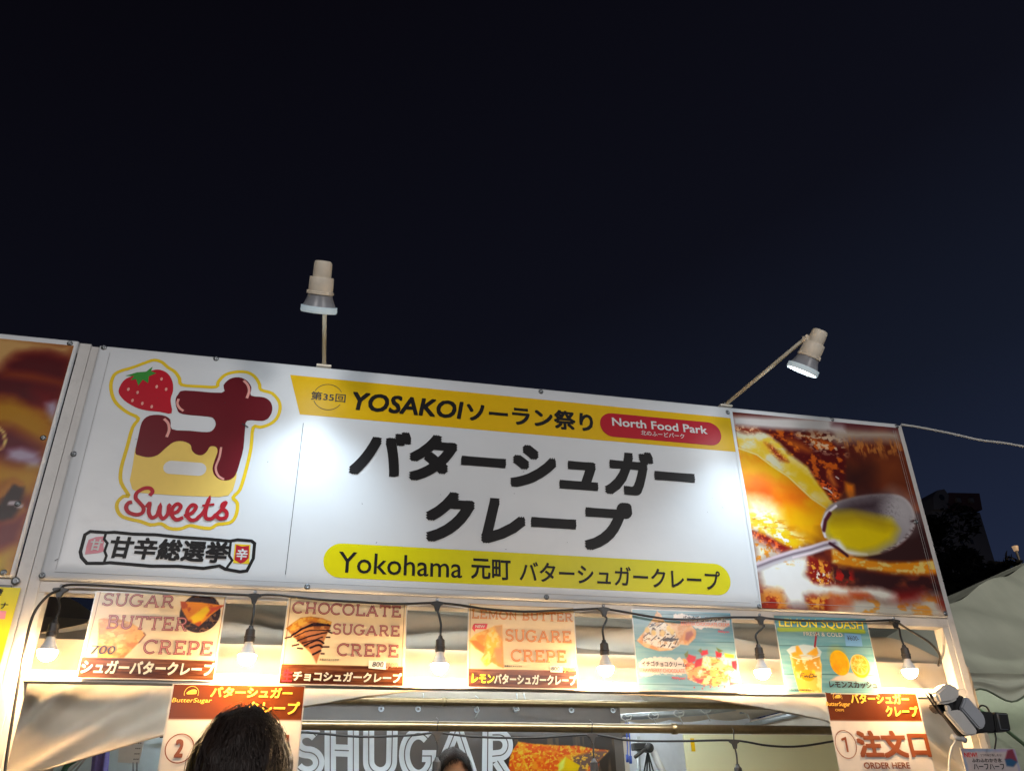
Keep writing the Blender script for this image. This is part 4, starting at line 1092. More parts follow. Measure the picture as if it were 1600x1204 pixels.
# ================================================================== slab lettering of the menu posters
def arc(cx, cy, rx, ry, a0, a1, n=12):
    return [(cx+rx*math.cos(math.radians(a0+(a1-a0)*i/n)), cy+ry*math.sin(math.radians(a0+(a1-a0)*i/n))) for i in range(n+1)]
S_ = lambda x, y, w=.13: [(x-w, y), (x+w, y)]
SLAB = {   # unit height; (width, strokes)
 'C': (.84, [arc(.44, .5, .40, .46, 48, 312, 18), [(.74, .98), (.74, .72)], ]),
 'G': (.90, [arc(.44, .5, .40, .46, 48, 320, 18)+[(.76, .46)], [(.52, .44), (.90, .44)], [(.74, .98), (.74, .74)]]),
 'O': (.92, [arc(.46, .5, .40, .46, 90, 450, 24)]),
 'S': (.66, [arc(.33, .72, .25, .24, 30, 250, 12)+arc(.33, .27, .27, .24, 75, -150, 12), [(.56, .98), (.56, .76)], [(.07, .02), (.07, .24)]]),
 'U': (.92, [[(.18, .95), (.18, .36)]+arc(.46, .34, .28, .30, 180, 360, 10)+[(.74, .95)], S_(.18, .95), S_(.74, .95)]),
 'A': (1.0, [[(.14, .04), (.48, .96)], [(.52, .96), (.86, .04)], [(.28, .34), (.72, .34)], S_(.14, .04), S_(.86, .04)]),
 'R': (.90, [[(.2, .95), (.2, .05)], [(.06, .95), (.2, .95), (.50, .95)]+arc(.50, .72, .22, .23, 90, -90, 8)+[(.24, .49)], [(.5, .46), (.72, .05)], S_(.2, .05), S_(.78, .05, .10)]),
 'B': (.84, [[(.2, .95), (.2, .05)], [(.06, .95), (.46, .95)]+arc(.48, .74, .20, .21, 90, -90, 8)+[(.26, .53)], [(.50, .50)]+arc(.50, .27, .24, .22, 85, -90, 8)+[(.06, .05)]]),
 'P': (.80, [[(.2, .95), (.2, .05)], [(.06, .95), (.48, .95)]+arc(.48, .70, .24, .25, 90, -90, 8)+[(.24, .45)], S_(.2, .05, .16)]),
 'T': (.84, [[(.42, .95), (.42, .05)], [(.06, .72), (.06, .95), (.78, .95), (.78, .72)], S_(.42, .05, .15)]),
 'E': (.82, [[(.2, .95), (.2, .05)], [(.06, .95), (.70, .95), (.70, .74)], [(.06, .05), (.74, .05), (.74, .28)], [(.22, .5), (.54, .5)], [(.54, .62), (.54, .38)]]),
 'H': (.96, [[(.2, .95), (.2, .05)], [(.76, .95), (.76, .05)], [(.22, .5), (.74, .5)], S_(.2, .95), S_(.2, .05), S_(.76, .95), S_(.76, .05)]),
 'L': (.78, [[(.2, .95), (.2, .05)], [(.06, .05), (.72, .05), (.72, .30)], S_(.2, .95)]),
 'M': (1.12, [[(.2, .05), (.2, .95), (.56, .20), (.92, .95), (.92, .05)], S_(.2, .05), S_(.92, .05), [(.06, .95), (.2, .95)], [(.92, .95), (1.06, .95)]]),
 'N': (.96, [[(.2, .05), (.2, .95), (.76, .05), (.76, .95)], S_(.2, .05), S_(.76, .95), [(.06, .95), (.2, .95)]]),
 ' ': (.34, []),
}
def slab(word, zm, L, R_, T, Bt, y, m1, m2, parent, warp, yp, w=.145, w2=.035):
    x0 = at(*zm(*L), yp).x; x1 = at(*zm(*R_), yp).x; z1 = at(*zm(*T), yp).z; z0 = at(*zm(*Bt), yp).z
    tot = sum(SLAB[c][0] for c in word)+.06*(len(word)-1); sx = (x1-x0)/tot; h = z1-z0
    big = []; thin = []; cx = 0
    for c in word:
        wd, ss = SLAB[c]
        for s in ss:
            P = [(x0+(cx+a)*sx, z0+h*(.06+b*.88)) for a, b in s]
            big.append((P, w*h, False)); thin.append((P, w2*h, False))
        cx += wd+.06
    strokes('lettering', big, y, m1, parent, warp, .00003)
    strokes('lettering_inline', thin, y-.0012, m2, parent, warp, .00003)

YP = .012     # sheet of the posters, taped onto the frame rails
def poster(label, corners, k, cat='poster', name='menu_poster', grp='menu posters taped between the bulbs', nx=230, nz=165, base=(236, 214, 176), margin=.004):
    (a, b, c, d) = [at(*p, YP) for p in corners]      # tl tr bl br
    x0 = (a.x+c.x)/2; x1 = (b.x+d.x)/2; z1 = (a.z+b.z)/2; z0 = (c.z+d.z)/2
    t = thing(name, label, cat, ((x0+x1)/2, YP, z0), grp)
    wp = warp_poster(k)
    n1, n2 = 24, 16; vs = []; fs = []
    for j in range(n2+1):
        for i in range(n1+1):
            x = x0+(x1-x0)*i/n1; z = z0+(z1-z0)*j/n2; vs.append((x, YP+wp(x, z), z))
    for j in range(n2):
        for i in range(n1):
            q = j*(n1+1)+i; fs.append((q, q+1, q+n1+2, q+n1+1))
    mesh('laminate', vs, fs, M['lamsheet'], t, True)
    pr = Print(x0+margin, x1-margin, z0+margin, z1-margin, nx, nz, base)
    return t, pr, wp, (x0, x1, z0, z1)
def pz(zm): return lambda l: pts(zm, l, YP)
def rect(b, m=0): return [(b[0]+m, b[2]+m), (b[1]-m, b[2]+m), (b[1]-m, b[3]-m), (b[0]+m, b[3]-m)]
YT = YP-.0024
def wood(pr, P, c1=(122, 76, 50), c2=(86, 48, 30)):
    pr.poly(P, c1, .001, tex=(c2, .10, .008, .40, .66))
    pr.speck(P, (150, 104, 74), .12, .006, .62, .06, .5)
def shadow_text(zm, body, L, R_, T, Bt, m, parent, wp, bold=.03, shear=0., d=.0022, m2='l_shadow'):
    x0 = at(*zm(*L), YP).x; x1 = at(*zm(*R_), YP).x; z1 = at(*zm(*T), YP).z; z0 = at(*zm(*Bt), YP).z
    text('lettering_shadow', body, x0+d, x1+d, z0-d, z1-d, YP-.0016, M[m2], parent, bold, shear, wp)
    text('lettering', body, x0, x1, z0, z1, YT, M[m], parent, bold, shear, wp)

# ---- 1 sugar butter
Z1 = Zm(120, 900, 6.6667); p1 = pz(Z1)
t, pr, wp, b = poster('cream sugar butter crepe poster with round plate photo, leftmost in the row', [(149, 925), (355, 928), (119, 1059), (334, 1064)], 1)
pr.line(p1([(258, 120), (85, 840)]), .0018, (120, 50, 40)); pr.line(p1([(1550, 190), (1435, 880)]), .0018, (120, 50, 40))
cw = [(230, 440), (420, 440), (560, 480), (660, 540), (718, 610), (640, 700), (490, 850), (215, 850)]
pr.poly(p1(cw), (228, 172, 84), .002, amp=.002, sc=.01, tex=((196, 128, 50), .03, .02, .42, .62))
pr.speck(p1(cw), (244, 206, 130), .03, .012, .60, .06, .7); pr.line(p1([(700, 590), (716, 612), (650, 690)]), .004, (120, 60, 30), .003)
pl = circle(at(*Z1(1285, 380), YP).x, at(*Z1(1285, 380), YP).z, .0670, n=40)
pr.poly(pl, (58, 40, 40), .001, tex=((120, 84, 60), .012, .010, .60, .68))
pr.poly(p1([(1080, 260), (1300, 270), (1530, 300), (1400, 400), (1270, 520), (1160, 460), (1090, 340)]), (226, 140, 30), .002, tex=((180, 80, 20), .02, .02, .5, .66))
pr.poly(p1([(1290, 340), (1350, 310), (1390, 350), (1300, 460), (1220, 490), (1180, 430)]), (246, 196, 20), .004)
pr.poly(p1([(1380, 320), (1530, 300), (1400, 380)]), (190, 80, 50), .004)
wood(pr, p1([(40, 842), (1470, 880), (1440, 1110), (0, 1080)]))
pr.build('print', YP-.0009, M['lam'], t, wp)
slab('SUGAR', Z1, (262, 300), (1015, 300), (640, 180), (640, 325), YT, M['l_maroon'], M['l_inline'], t, wp, YP)
slab('BUTTER', Z1, (310, 480), (1160, 500), (730, 408), (730, 566), YT, M['l_maroon'], M['l_inline'], t, wp, YP)
slab('CREPE', Z1, (700, 740), (1418, 750), (1060, 662), (1060, 824), YT, M['l_maroon'], M['l_inline'], t, wp, YP)
shadow_text(Z1, 'シュガーバタークレープ', (55, 930), (1440, 960), (760, 885), (760, 1025), 'l_white', t, wp, .035, .06)
txz(Z1, '700', (150, 770), (400, 780), (280, 722), (280, 812), M['l_black'], .0, .1, YT, parent=t, warp=wp, yp=YP)

# ---- 2 chocolate
Z2 = Zm(420, 920, 6.6667); p2 = pz(Z2)
t, pr, wp, b = poster('cream chocolate sugar crepe poster with a brown drizzled wedge and price tag', [(449, 933), (637.5, 938), (435, 1068.5), (631, 1073)], 2)
for l in ([(232, 90), (150, 780)], [(1415, 130), (1385, 800)], [(232, 92), (1415, 126)]): pr.line(p2(l), .0018, (110, 50, 44))
cw = [(180, 410), (250, 350), (330, 300), (440, 285), (560, 300), (655, 340), (640, 400), (600, 480), (560, 580), (520, 690), (495, 770), (470, 700), (380, 610), (260, 500)]
pr.poly(p2(cw), (196, 134, 78), .002, tex=((140, 86, 50), .02, .02, .45, .62))
pr.poly(p2([(180, 410), (330, 300), (440, 285), (655, 340), (640, 370), (440, 330), (250, 440)]), (222, 176, 80), .003, tex=((200, 130, 50), .02, .02, .5, .62))
pr.poly(p2([(370, 430), (600, 440), (540, 640), (495, 770), (430, 640)]), (178, 120, 84), .003)
for l, w in (([(240, 480), (400, 390), (620, 370)], .0065), ([(260, 500), (420, 430), (640, 430)], .004), ([(330, 420), (470, 360), (640, 380)], .006), ([(300, 540), (420, 490), (600, 450)], .005), ([(370, 590), (500, 530), (570, 560)], .006), ([(430, 610), (520, 580), (560, 600)], .007), ([(460, 680), (540, 640)], .007), ([(350, 560), (560, 500)], .004)):
    pr.line(p2([(p.x, p.y) for p in smooth_path([Vector((a, c, 0)) for a, c in l], 4)]), w, (58, 34, 38), .002, amp=.002, sc=.02)
for l in ([(170, 510), (235, 495)], [(245, 590), (310, 575)], [(620, 440), (655, 455)], [(570, 600), (625, 600)], [(545, 670), (575, 672)], [(600, 500), (635, 500)], [(300, 615), (350, 620)]):
    pr.line(p2(l), .0058, (84, 54, 50), .001)
wood(pr, p2([(130, 780), (1400, 806), (1395, 1010), (100, 985)]))
pr.build('print', YP-.0009, M['lam'], t, wp)
slab('CHOCOLATE', Z2, (248, 200), (1380, 230), (800, 145), (800, 278), YT, M['l_maroon'], M['l_inline'], t, wp, YP)
slab('SUGARE', Z2, (668, 420), (1366, 430), (1020, 362), (1020, 486), YT, M['l_maroon'], M['l_inline'], t, wp, YP)
slab('CREPE', Z2, (712, 630), (1355, 650), (1030, 564), (1030, 708), YT, M['l_maroon'], M['l_inline'], t, wp, YP)
shadow_text(Z2, 'チョコシュガークレープ', (252, 900), (1385, 930), (800, 862), (800, 965), 'l_white', t, wp, .035, .06)
txz(Z2, '生', (140, 900), (245, 900), (190, 835), (180, 965), M['l_red'], .03, .0, YT, parent=t, warp=wp, yp=YP)
flat('price_tag', p2([(1042, 740), (1225, 752), (1218, 836), (1038, 822)]), YP-.0026, M['l_price'], t, wp)
txz(Z2, '800', (1078, 780), (1195, 790), (1135, 755), (1135, 810), M['l_black'], 0, .12, YP-.0034, parent=t, warp=wp, yp=YP)
txz(Z2, 'yen', (1222, 790), (1345, 800), (1285, 768), (1285, 835), M['l_salmon'], .01, 0, YT, parent=t, warp=wp, yp=YP)
txz(Z2, '画像はイメージです', (528, 735), (730, 740), (630, 722), (630, 748), M['l_black'], .01, 0, YT, parent=t, warp=wp, yp=YP)

# ---- 3 lemon butter
Z3 = Zm(720, 930, 8); p3 = pz(Z3)
t, pr, wp, b = poster('cream lemon butter sugar crepe poster with orange letters and a small red speech tag', [(730, 941), (895, 947), (731, 1074), (906, 1077)], 3, base=(240, 214, 172))
for l in ([(118, 110), (110, 910)], [(1412, 160), (1448, 940)], [(118, 108), (1412, 158)]): pr.line(p3(l), .0016, (140, 80, 50))
c1 = [(100, 560), (180, 480), (300, 430), (420, 380), (515, 370), (525, 560), (530, 720), (535, 900), (470, 880), (390, 830), (320, 880), (250, 800), (300, 720), (180, 660)]
pr.poly(p3(c1), (222, 150, 50), .002, tex=((240, 190, 100), .03, .02, .45, .65))
pr.poly(p3([(110, 560), (200, 560), (300, 640), (290, 720), (180, 640)]), (206, 124, 44), .003)
pr.poly(p3([(330, 470), (400, 420), (470, 470), (480, 560), (430, 660), (380, 760), (370, 840), (310, 880), (260, 800), (330, 720), (310, 600)]), (240, 190, 60), .004, tex=((250, 220, 130), .02, .02, .5, .62))
pr.poly(p3([(420, 660), (520, 640), (535, 890), (440, 820)]), (216, 150, 90), .006)
pr.poly(p3([(420, 380), (515, 370), (525, 560), (470, 480)]), (208, 160, 96), .005)
wood(pr, p3([(96, 912), (1470, 940), (1490, 1160), (90, 1150)]))
pr.build('print', YP-.0009, M['lam'], t, wp)
slab('LEMON BUTTER', Z3, (130, 240), (1395, 270), (760, 190), (760, 312), YT, M['l_orange'], M['l_orange2'], t, wp, YP, .15)
slab('SUGARE', Z3, (560, 500), (1380, 520), (960, 424), (960, 586), YT, M['l_orange'], M['l_orange2'], t, wp, YP)
slab('CREPE', Z3, (630, 750), (1320, 770), (970, 672), (970, 836), YT, M['l_orange'], M['l_orange2'], t, wp, YP)
flat('speech_tag', p3([(170, 350), (335, 352), (318, 420), (182, 420), (176, 455), (138, 412), (152, 365)]), YT, M['l_red'], t, wp)
txz(Z3, 'NEW', (178, 388), (300, 388), (238, 370), (238, 404), M['l_white'], .03, .05, YP-.0036, parent=t, warp=wp, yp=YP)
shadow_text(Z3, 'レモン', (132, 1030), (420, 1040), (280, 980), (270, 1092), 'l_yellow', t, wp, .035, .1)
shadow_text(Z3, 'バターシュガークレープ', (415, 1040), (1445, 1060), (930, 985), (930, 1112), 'l_white', t, wp, .035, .1)
flat('price_tag', p3([(1115, 875), (1270, 880), (1272, 960), (1120, 955)]), YP-.0026, M['l_price'], t, wp)
txz(Z3, '800', (1130, 910), (1235, 912), (1180, 890), (1180, 935), M['l_black'], 0, .05, YP-.0034, parent=t, warp=wp, yp=YP)
txz(Z3, "yen'", (1285, 920), (1440, 920), (1360, 885), (1360, 965), M['l_orange2'], .01, 0, YT, parent=t, warp=wp, yp=YP)
txz(Z3, '画像はイメージです', (550, 880), (765, 882), (650, 868), (650, 894), M['l_black'], .01, 0, YT, parent=t, warp=wp, yp=YP)

# ---- 4 banana and strawberry
Z4 = Zm(980, 940, 8); p4 = pz(Z4)
t, pr, wp, b = poster('pale blue poster showing a rolled cream crepe above and a strawberry crepe below', [(986, 949), (1141, 957), (997, 1078), (1160, 1082)], 4, base=(116, 164, 180))
full4 = rect(b)
pr.poly(full4, (112, 158, 174), 0, tex=((134, 172, 184), .14, .012, .4, .64))
for yy in (150, 490, 840, 1030): pr.line(p4([(40, yy-10), (1430, yy+20)]), .0022, (70, 104, 112), .001)
brush = [(600, 150), (680, 140), (860, 190), (1120, 200), (1270, 230), (1278, 300), (1180, 345), (1000, 320), (900, 345), (700, 250), (560, 210)]
pr.poly(p4(brush), (236, 228, 222), .002, amp=.006, sc=.012)
brush2 = [(150, 750), (220, 700), (340, 685), (540, 690), (600, 720), (660, 690), (760, 760), (800, 880), (640, 905), (420, 890), (300, 915), (180, 935), (150, 860)]
pr.poly(p4(brush2), (236, 222, 212), .002, amp=.006, sc=.012)
cr1 = [(370, 110), (420, 150), (470, 250), (640, 270), (790, 280), (860, 360), (850, 450), (760, 540), (660, 530), (560, 600), (400, 610), (220, 560), (120, 480), (200, 380), (300, 240), (350, 160)]
pr.poly(p4(cr1), (230, 190, 140), .002, tex=((210, 150, 90), .03, .02, .5, .66))
pr.poly(p4([(710, 360), (760, 320), (840, 340), (860, 400), (800, 480), (720, 530), (690, 450)]), (226, 160, 80), .003)
pr.poly(p4([(735, 380), (800, 360), (825, 410), (760, 490), (720, 470)]), (176, 90, 54), .004)
cream4 = [(290, 260), (460, 250), (560, 330), (640, 450), (660, 540), (540, 580), (380, 560), (200, 500), (190, 450), (240, 350)]
pr.poly(p4(cream4), (236, 228, 214), .003, amp=.003, sc=.012, tex=((196, 160, 120), .014, .014, .54, .62))
pr.speck(p4(cream4), (50, 34, 36), .020, .008, .60, .04, .95)
for l in ([(280, 310), (350, 265)], [(370, 310), (440, 265)], [(200, 440), (280, 380)], [(300, 480), (370, 420)], [(410, 490), (480, 430)], [(510, 480), (590, 420)], [(420, 560), (450, 530)], [(520, 560), (550, 510)], [(600, 530), (630, 470)]):
    pr.line(p4(l), .0034, (46, 30, 36), .001)
for x, y_ in ((520, 330), (330, 380), (440, 390), (250, 350), (560, 370)): pr.poly([(c.x, c.y) for c in [Vector(q) for q in circle(at(*Z4(x, y_), YP).x, at(*Z4(x, y_), YP).z, .010, .012, 10)]], (232, 200, 120), .003)
cr2 = [(700, 700), (840, 760), (960, 700), (1080, 690), (1180, 720), (1300, 800), (1330, 850), (1280, 940), (1240, 1000), (1080, 1050), (900, 1020), (760, 960), (740, 860)]
pr.poly(p4(cr2), (238, 170, 100), .003, amp=.006, sc=.012, tex=((222, 110, 70), .016, .010, .50, .60))
pr.speck(p4(cr2), (250, 216, 160), .018, .010, .58, .05, .9)
for x, y_, r in ((950+40, 740, .020), (1010, 790, .014), (1220, 730, .018), (920, 880, .012)): pr.poly(circle(at(*Z4(x, y_), YP).x, at(*Z4(x, y_), YP).z, r, r*1.0, 12), (246, 232, 206), .004, tex=((224, 196, 150), .008, .008, .5, .6))
for P in ([(760, 650), (860, 680), (850, 740), (770, 760), (740, 700)], [(900, 610), (1000, 600), (1010, 650), (930, 670)], [(860, 720), (940, 700), (930, 790), (840, 820)], [(1100, 610), (1180, 640), (1170, 690), (1110, 690)], [(1300, 740), (1370, 730), (1370, 860), (1310, 820)], [(850, 960), (960, 960), (930, 1010), (880, 1010)], [(1270, 930), (1390, 960), (1400, 1030), (1280, 1040)]):
    pr.poly(p4(P), (196, 40, 52), .003, amp=.001, sc=.01)
for P in ([(715, 650), (760, 610), (760, 690), (730, 690)], [(880, 610), (920, 580), (940, 640)], [(1110, 570), (1190, 610), (1140, 640)]): pr.poly(p4(P), (110, 120, 60), .003)
pr.poly(p4([(1290, 950), (1380, 970), (1370, 1010), (1290, 1000)]), (240, 180, 160), .004)
pr.poly(p4([(1210, 640), (1330, 660), (1330, 700), (1220, 690)]), (206, 196, 60), .003)
pr.poly(p4([(1060, 800), (1160, 740), (1230, 800), (1180, 830)]), (240, 170, 140), .003)
for x, y_ in ((840, 1065), (960, 1050), (1040, 1060), (1140, 1050), (1215, 1060), (940, 1080)): pr.poly(circle(at(*Z4(x, y_), YP).x, at(*Z4(x, y_), YP).z, .0035, .0035, 8), (170, 80, 84), .001)
pr.build('print', YP-.0009, M['lam'], t, wp)
txz(Z4, 'バナナチョコクリーム', (690, 200), (1225, 240), (950, 178), (960, 250), M['l_black'], .025, 0, YT, parent=t, warp=wp, yp=YP)
txz(Z4, 'BANANA CHOCOLATE CREAM', (668, 270), (1265, 290), (960, 256), (960, 302), M['l_salmon'], .02, 0, YT, parent=t, warp=wp, yp=YP)
txz(Z4, '900yen', (1125, 375), (1265, 380), (1195, 360), (1195, 396), M['l_red'], .01, 0, YT, parent=t, warp=wp, yp=YP)
txz(Z4, 'イチゴチョコクリーム', (182, 770), (740, 780), (460, 738), (460, 806), M['l_black'], .025, 0, YT, parent=t, warp=wp, yp=YP)
txz(Z4, 'STRAWBERRY CHOCOLATE', (150, 850), (720, 860), (440, 828), (440, 880), M['l_salmon'], .02, 0, YT, parent=t, warp=wp, yp=YP)
txz(Z4, "900yen'", (560, 950), (735, 955), (640, 930), (640, 975), M['l_red'], .01, 0, YT, parent=t, warp=wp, yp=YP)

# ---- 5 lemon squash
Z5 = Zm(1200, 950, 8); p5 = pz(Z5)
t, pr, wp, b = poster('pale blue lemon squash poster with a plastic cup, lemons and a blue price note', [(1207, 959), (1353, 965), (1229, 1082), (1379, 1085)], 5, base=(116, 164, 180))
pr.poly(rect(b), (112, 162, 172), 0, tex=((132, 176, 182), .14, .012, .4, .64))
for yy in (150, 470, 822): pr.line(p5([(40, yy-10), (1430, yy+18)]), .0024, (54, 86, 96), .001)
pr.line(p5([(140, 262), (600, 262), (1190, 290)]), .017, (176, 190, 40), .006, .8)
pr.poly(p5([(230, 520), (300, 470), (440, 450), (600, 470), (665, 540), (650, 600), (600, 620), (440, 620), (290, 600)]), (196, 212, 216), .002)
cup = [(275, 590), (440, 625), (640, 600), (668, 700), (672, 1058), (400, 1058), (330, 820)]
pr.poly(p5(cup), (232, 196, 96), .002, tex=((246, 224, 150), .03, .03, .48, .62))
pr.poly(p5([(300, 600), (640, 600), (650, 780), (340, 790)]), (206, 150, 50), .006, .8, tex=((238, 220, 190), .024, .018, .52, .60))
for P in ([(345, 470), (375, 465), (440, 570), (350, 590)], [(600, 480), (625, 560), (600, 600), (480, 570)], [(290, 560), (340, 540), (400, 600), (310, 600)]): pr.poly(p5(P), (226, 170, 50), .003)
pr.line(p5([(280, 598), (360, 628), (440, 635), (560, 622), (640, 596)]), .003, (240, 236, 220), .001)
pr.line(p5([(600, 310), (580, 475)]), .0085, (150, 30, 50), .001)
pr.poly(circle(at(*Z5(498, 835), YP).x, at(*Z5(498, 835), YP).z, .030, .022, 24), (226, 176, 40), .002)
pr.poly(circle(at(*Z5(570, 790), YP).x, at(*Z5(570, 790), YP).z, .007, .008, 12), (244, 214, 60), .003)
pr.poly(p5([(780, 900), (840, 860), (1000, 800), (1280, 860), (1260, 905)]), (226, 200, 184), .004, amp=.003, sc=.01)
le = circle(at(*Z5(890, 680), YP).x, at(*Z5(890, 680), YP).z, .0435, .0490, 36)
pr.poly(le, (232, 178, 14), .002, tex=((224, 158, 12), .03, .03, .45, .65)); pr.poly(circle(at(*Z5(860, 590), YP).x, at(*Z5(860, 590), YP).z, .022, .02, 20), (240, 200, 30), .03, .7)
ce = at(*Z5(1140, 710), YP); ang = -.5
def rel(cx, cz, rx, rz, th, n=36): return [(cx+rx*math.cos(a)*math.cos(th)-rz*math.sin(a)*math.sin(th), cz+rx*math.cos(a)*math.sin(th)+rz*math.sin(a)*math.cos(th)) for a in [2*math.pi*i/n for i in range(n)]]
pr.poly(rel(ce.x+.002, ce.z-.004, .042, .046, ang), (234, 170, 20), .001)
pr.poly(rel(ce.x, ce.z+.002, .041, .040, ang), (246, 204, 120), .001)
pr.poly(rel(ce.x, ce.z+.002, .036, .035, ang), (240, 160, 60), .002, tex=((246, 196, 110), .010, .010, .55, .65))
for k in range(9):
    a = k*2*math.pi/9; pr.line([(ce.x, ce.z+.002), (ce.x+.034*math.cos(a), ce.z+.002+.033*math.sin(a))], .0014, (248, 214, 150), .001)
pr.build('print', YP-.0009, M['lam'], t, wp)
txz(Z5, 'LEMON SQUASH', (135, 200), (1188, 230), (660, 142), (660, 262), M['l_yellow'], .01, .08, YT, parent=t, warp=wp, yp=YP)
txz(Z5, 'FRESH & COLD', (442, 325), (920, 340), (680, 302), (680, 350), M['l_white'], .0, 0, YT, parent=t, warp=wp, yp=YP)
flat('price_note', p5([(942, 312), (1150, 330), (1172, 478), (962, 472)]), YP-.0026, M['l_blue'], t, wp)
txz(Z5, '¥600-', (975, 370), (1125, 380), (1050, 346), (1050, 405), M['l_black'], 0, .12, YP-.0034, parent=t, warp=wp, yp=YP)
txz(Z5, 'レモンスカッシュ', (760, 950), (1365, 975), (1060, 912), (1060, 998), M['l_black'], .035, .05, YT, parent=t, warp=wp, yp=YP)
fd = [[(400, 870), (412, 815), (455, 812)], [(398, 842), (440, 838)], [(450, 860), (462, 838), (470, 858), (480, 838), (492, 858), (505, 840)], [(512, 862), (528, 815), (560, 822), (572, 845), (545, 862), (512, 862)], [(575, 860), (585, 842), (590, 858), (600, 842), (606, 860)]]
strokes('cup_script', [(p5(l), .0026, False) for l in fd], YT, M['l_black'], t, wp)
txz(Z5, 'レモンは入っておりません。', (270, 1015), (548, 1022), (410, 1003), (410, 1028), M['l_black'], .01, 0, YT, parent=t, warp=wp, yp=YP)

# ---- two order posters hanging below the lower rail
def logo(parent, wp, cx, cz, s, m, yy=YT):
    A = lambda l: [(cx+a*s, cz+c*s) for a, c in l]
    flat('emblem', A([(-.55, -.10), (-.30, .12), (.0, .26), (.30, .30), (.50, .20), (.55, .0), (.3, -.02), (.1, .05), (-.2, -.03)]), yy, m, parent, wp)
    flat('emblem', A([(-.55, -.14), (-.2, -.08), (.1, 0), (.3, -.07), (.55, -.05), (.5, -.16), (.1, -.20), (-.4, -.22)]), yy, m, parent, wp)
    strokes('emblem_ring', [([(cx+.75*s*math.cos(math.radians(a)), cz-.1*s+.72*s*math.sin(math.radians(a))) for a in range(-20, 201, 10)], .0014, False)], yy, m, parent, wp)
YQ = .012
ZP = Zm(240, 1040, 6.154); pp = pz(ZP)
t, pr, wp, b = poster('white poster with brown header and yellow katakana behind the dark haired customer', [(268, 1067.5), (477, 1070), (246, 1210), (465, 1210)], 6, name='order_poster', grp='brown headed counter posters', base=(226, 218, 210))
# runs on below the frame of the photograph
pr = Print(b[0]+.006, b[1]-.004, b[2]-.35, b[3]-.003, 120, 160, (226, 218, 210))
mesh('laminate_lower', [(b[0], YP+wp(b[0], b[2]), b[2]), (b[1], YP+wp(b[1], b[2]), b[2]), (b[1], YP+.01, b[2]-.36), (b[0], YP+.01, b[2]-.36)], [(0, 3, 2, 1)], M['lamsheet'], t)
zb = at(*ZP(700, 515), YP).z
pr.poly([(b[0], zb), (b[1], zb), (b[1], b[3]), (b[0], b[3])], (112, 60, 30), .0005)
pr.build('print', YP-.0009, M['lam'], t, wp)
txz(ZP, 'バターシュガー', (550, 250), (1335, 270), (940, 205), (900, 304), M['l_yellow2'], .03, .08, YT, parent=t, warp=wp, yp=YP)
txz(ZP, 'クレープ', (900, 400), (1405, 400), (1385, 344), (1150, 465), M['l_yellow2'], .03, .08, YT, parent=t, warp=wp, yp=YP)
q = at(*ZP(365, 250), YP); logo(t, wp, q.x, q.z, .030, M['l_yellow2'])
q = at(*ZP(250, 790), YP); strokes('number_ring', [(circle(q.x, q.z, .043, n=36), .0035, True)], YT, M['l_brown'], t, wp)
txz(ZP, '2', (205, 790), (290, 790), (250, 700), (250, 880), M['l_brown'], .04, 0, YT, parent=t, warp=wp, yp=YP)
txz(ZP, '受取口', (440, 820), (1290, 820), (900, 620), (900, 960), M['l_brown'], .04, 0, YT, parent=t, warp=wp, yp=YP)
txz(ZP, 'ButterSugar', (175, 335), (560, 335), (300, 305), (300, 360), M['l_yellow2'], .0, .15, YT, parent=t, warp=wp, yp=YP)

ZO = Zm(1290, 1080, 8); po = pz(ZO)
t, pr, wp, b = poster('white order here poster with brown header, circled number one and brown kanji', [(1283, 1081), (1428, 1081), (1318, 1207), (1464, 1207)], 7, name='order_poster', grp='brown headed counter posters')
x0, x1 = at(*ZO(-20, 200), YP).x, at(*ZO(1170, 200), YP).x
pr = Print(b[0]+.003, b[1]-.004, b[2]-.3, b[3]-.002, 120, 160, (222, 214, 208))
mesh('laminate_lower', [(b[0], YP+wp(b[0], b[2]), b[2]), (b[1], YP+wp(b[1], b[2]), b[2]), (b[1], YP+.01, b[2]-.31), (b[0], YP+.01, b[2]-.31)], [(0, 3, 2, 1)], M['lamsheet'], t)
zb = at(*ZO(600, 365), YP).z
pr.poly([(b[0], zb), (b[1], zb), (b[1], b[3]), (b[0], b[3])], (108, 56, 30), .0005)
pr.build('print', YP-.0009, M['lam'], t, wp)
txz(ZO, 'バターシュガー', (312, 90), (1030, 90), (680, 25), (680, 150), M['l_yellow2'], .035, .05, YT, parent=t, warp=wp, yp=YP)
txz(ZO, 'クレープ', (750, 240), (1145, 240), (950, 178), (950, 312), M['l_yellow2'], .035, .05, YT, parent=t, warp=wp, yp=YP)
q = at(*ZO(150, 75), YP); logo(t, wp, q.x, q.z+.004, .026, M['l_yellow2'])
txz(ZO, 'ButterSugar', (0, 160), (310, 165), (150, 125), (150, 195), M['l_yellow2'], .01, .2, YT, parent=t, warp=wp, yp=YP)
txz(ZO, 'CREPE', (122, 228), (232, 228), (180, 215), (180, 242), M['l_yellow2'], .0, 0, YT, parent=t, warp=wp, yp=YP)
q0, q1 = at(*ZO(118, 650), YP), at(*ZO(386, 655), YP); qt, qb = at(*ZO(250, 482), YP), at(*ZO(250, 832), YP)
strokes('number_ring', [(circle((q0.x+q1.x)/2, (qt.z+qb.z)/2, (q1.x-q0.x)/2*.97, (qt.z-qb.z)/2, n=40), .0030, True)], YT, M['l_brown'], t, wp)
strokes('lettering', [(po([(198, 600), (248, 580), (278, 752)]), .0085, False)], YT, M['l_brown'], t, wp)
txz(ZO, '注文口', (395, 650), (1290, 680), (800, 482), (800, 826), M['l_brown'], .045, 0, YT, parent=t, warp=wp, yp=YP)
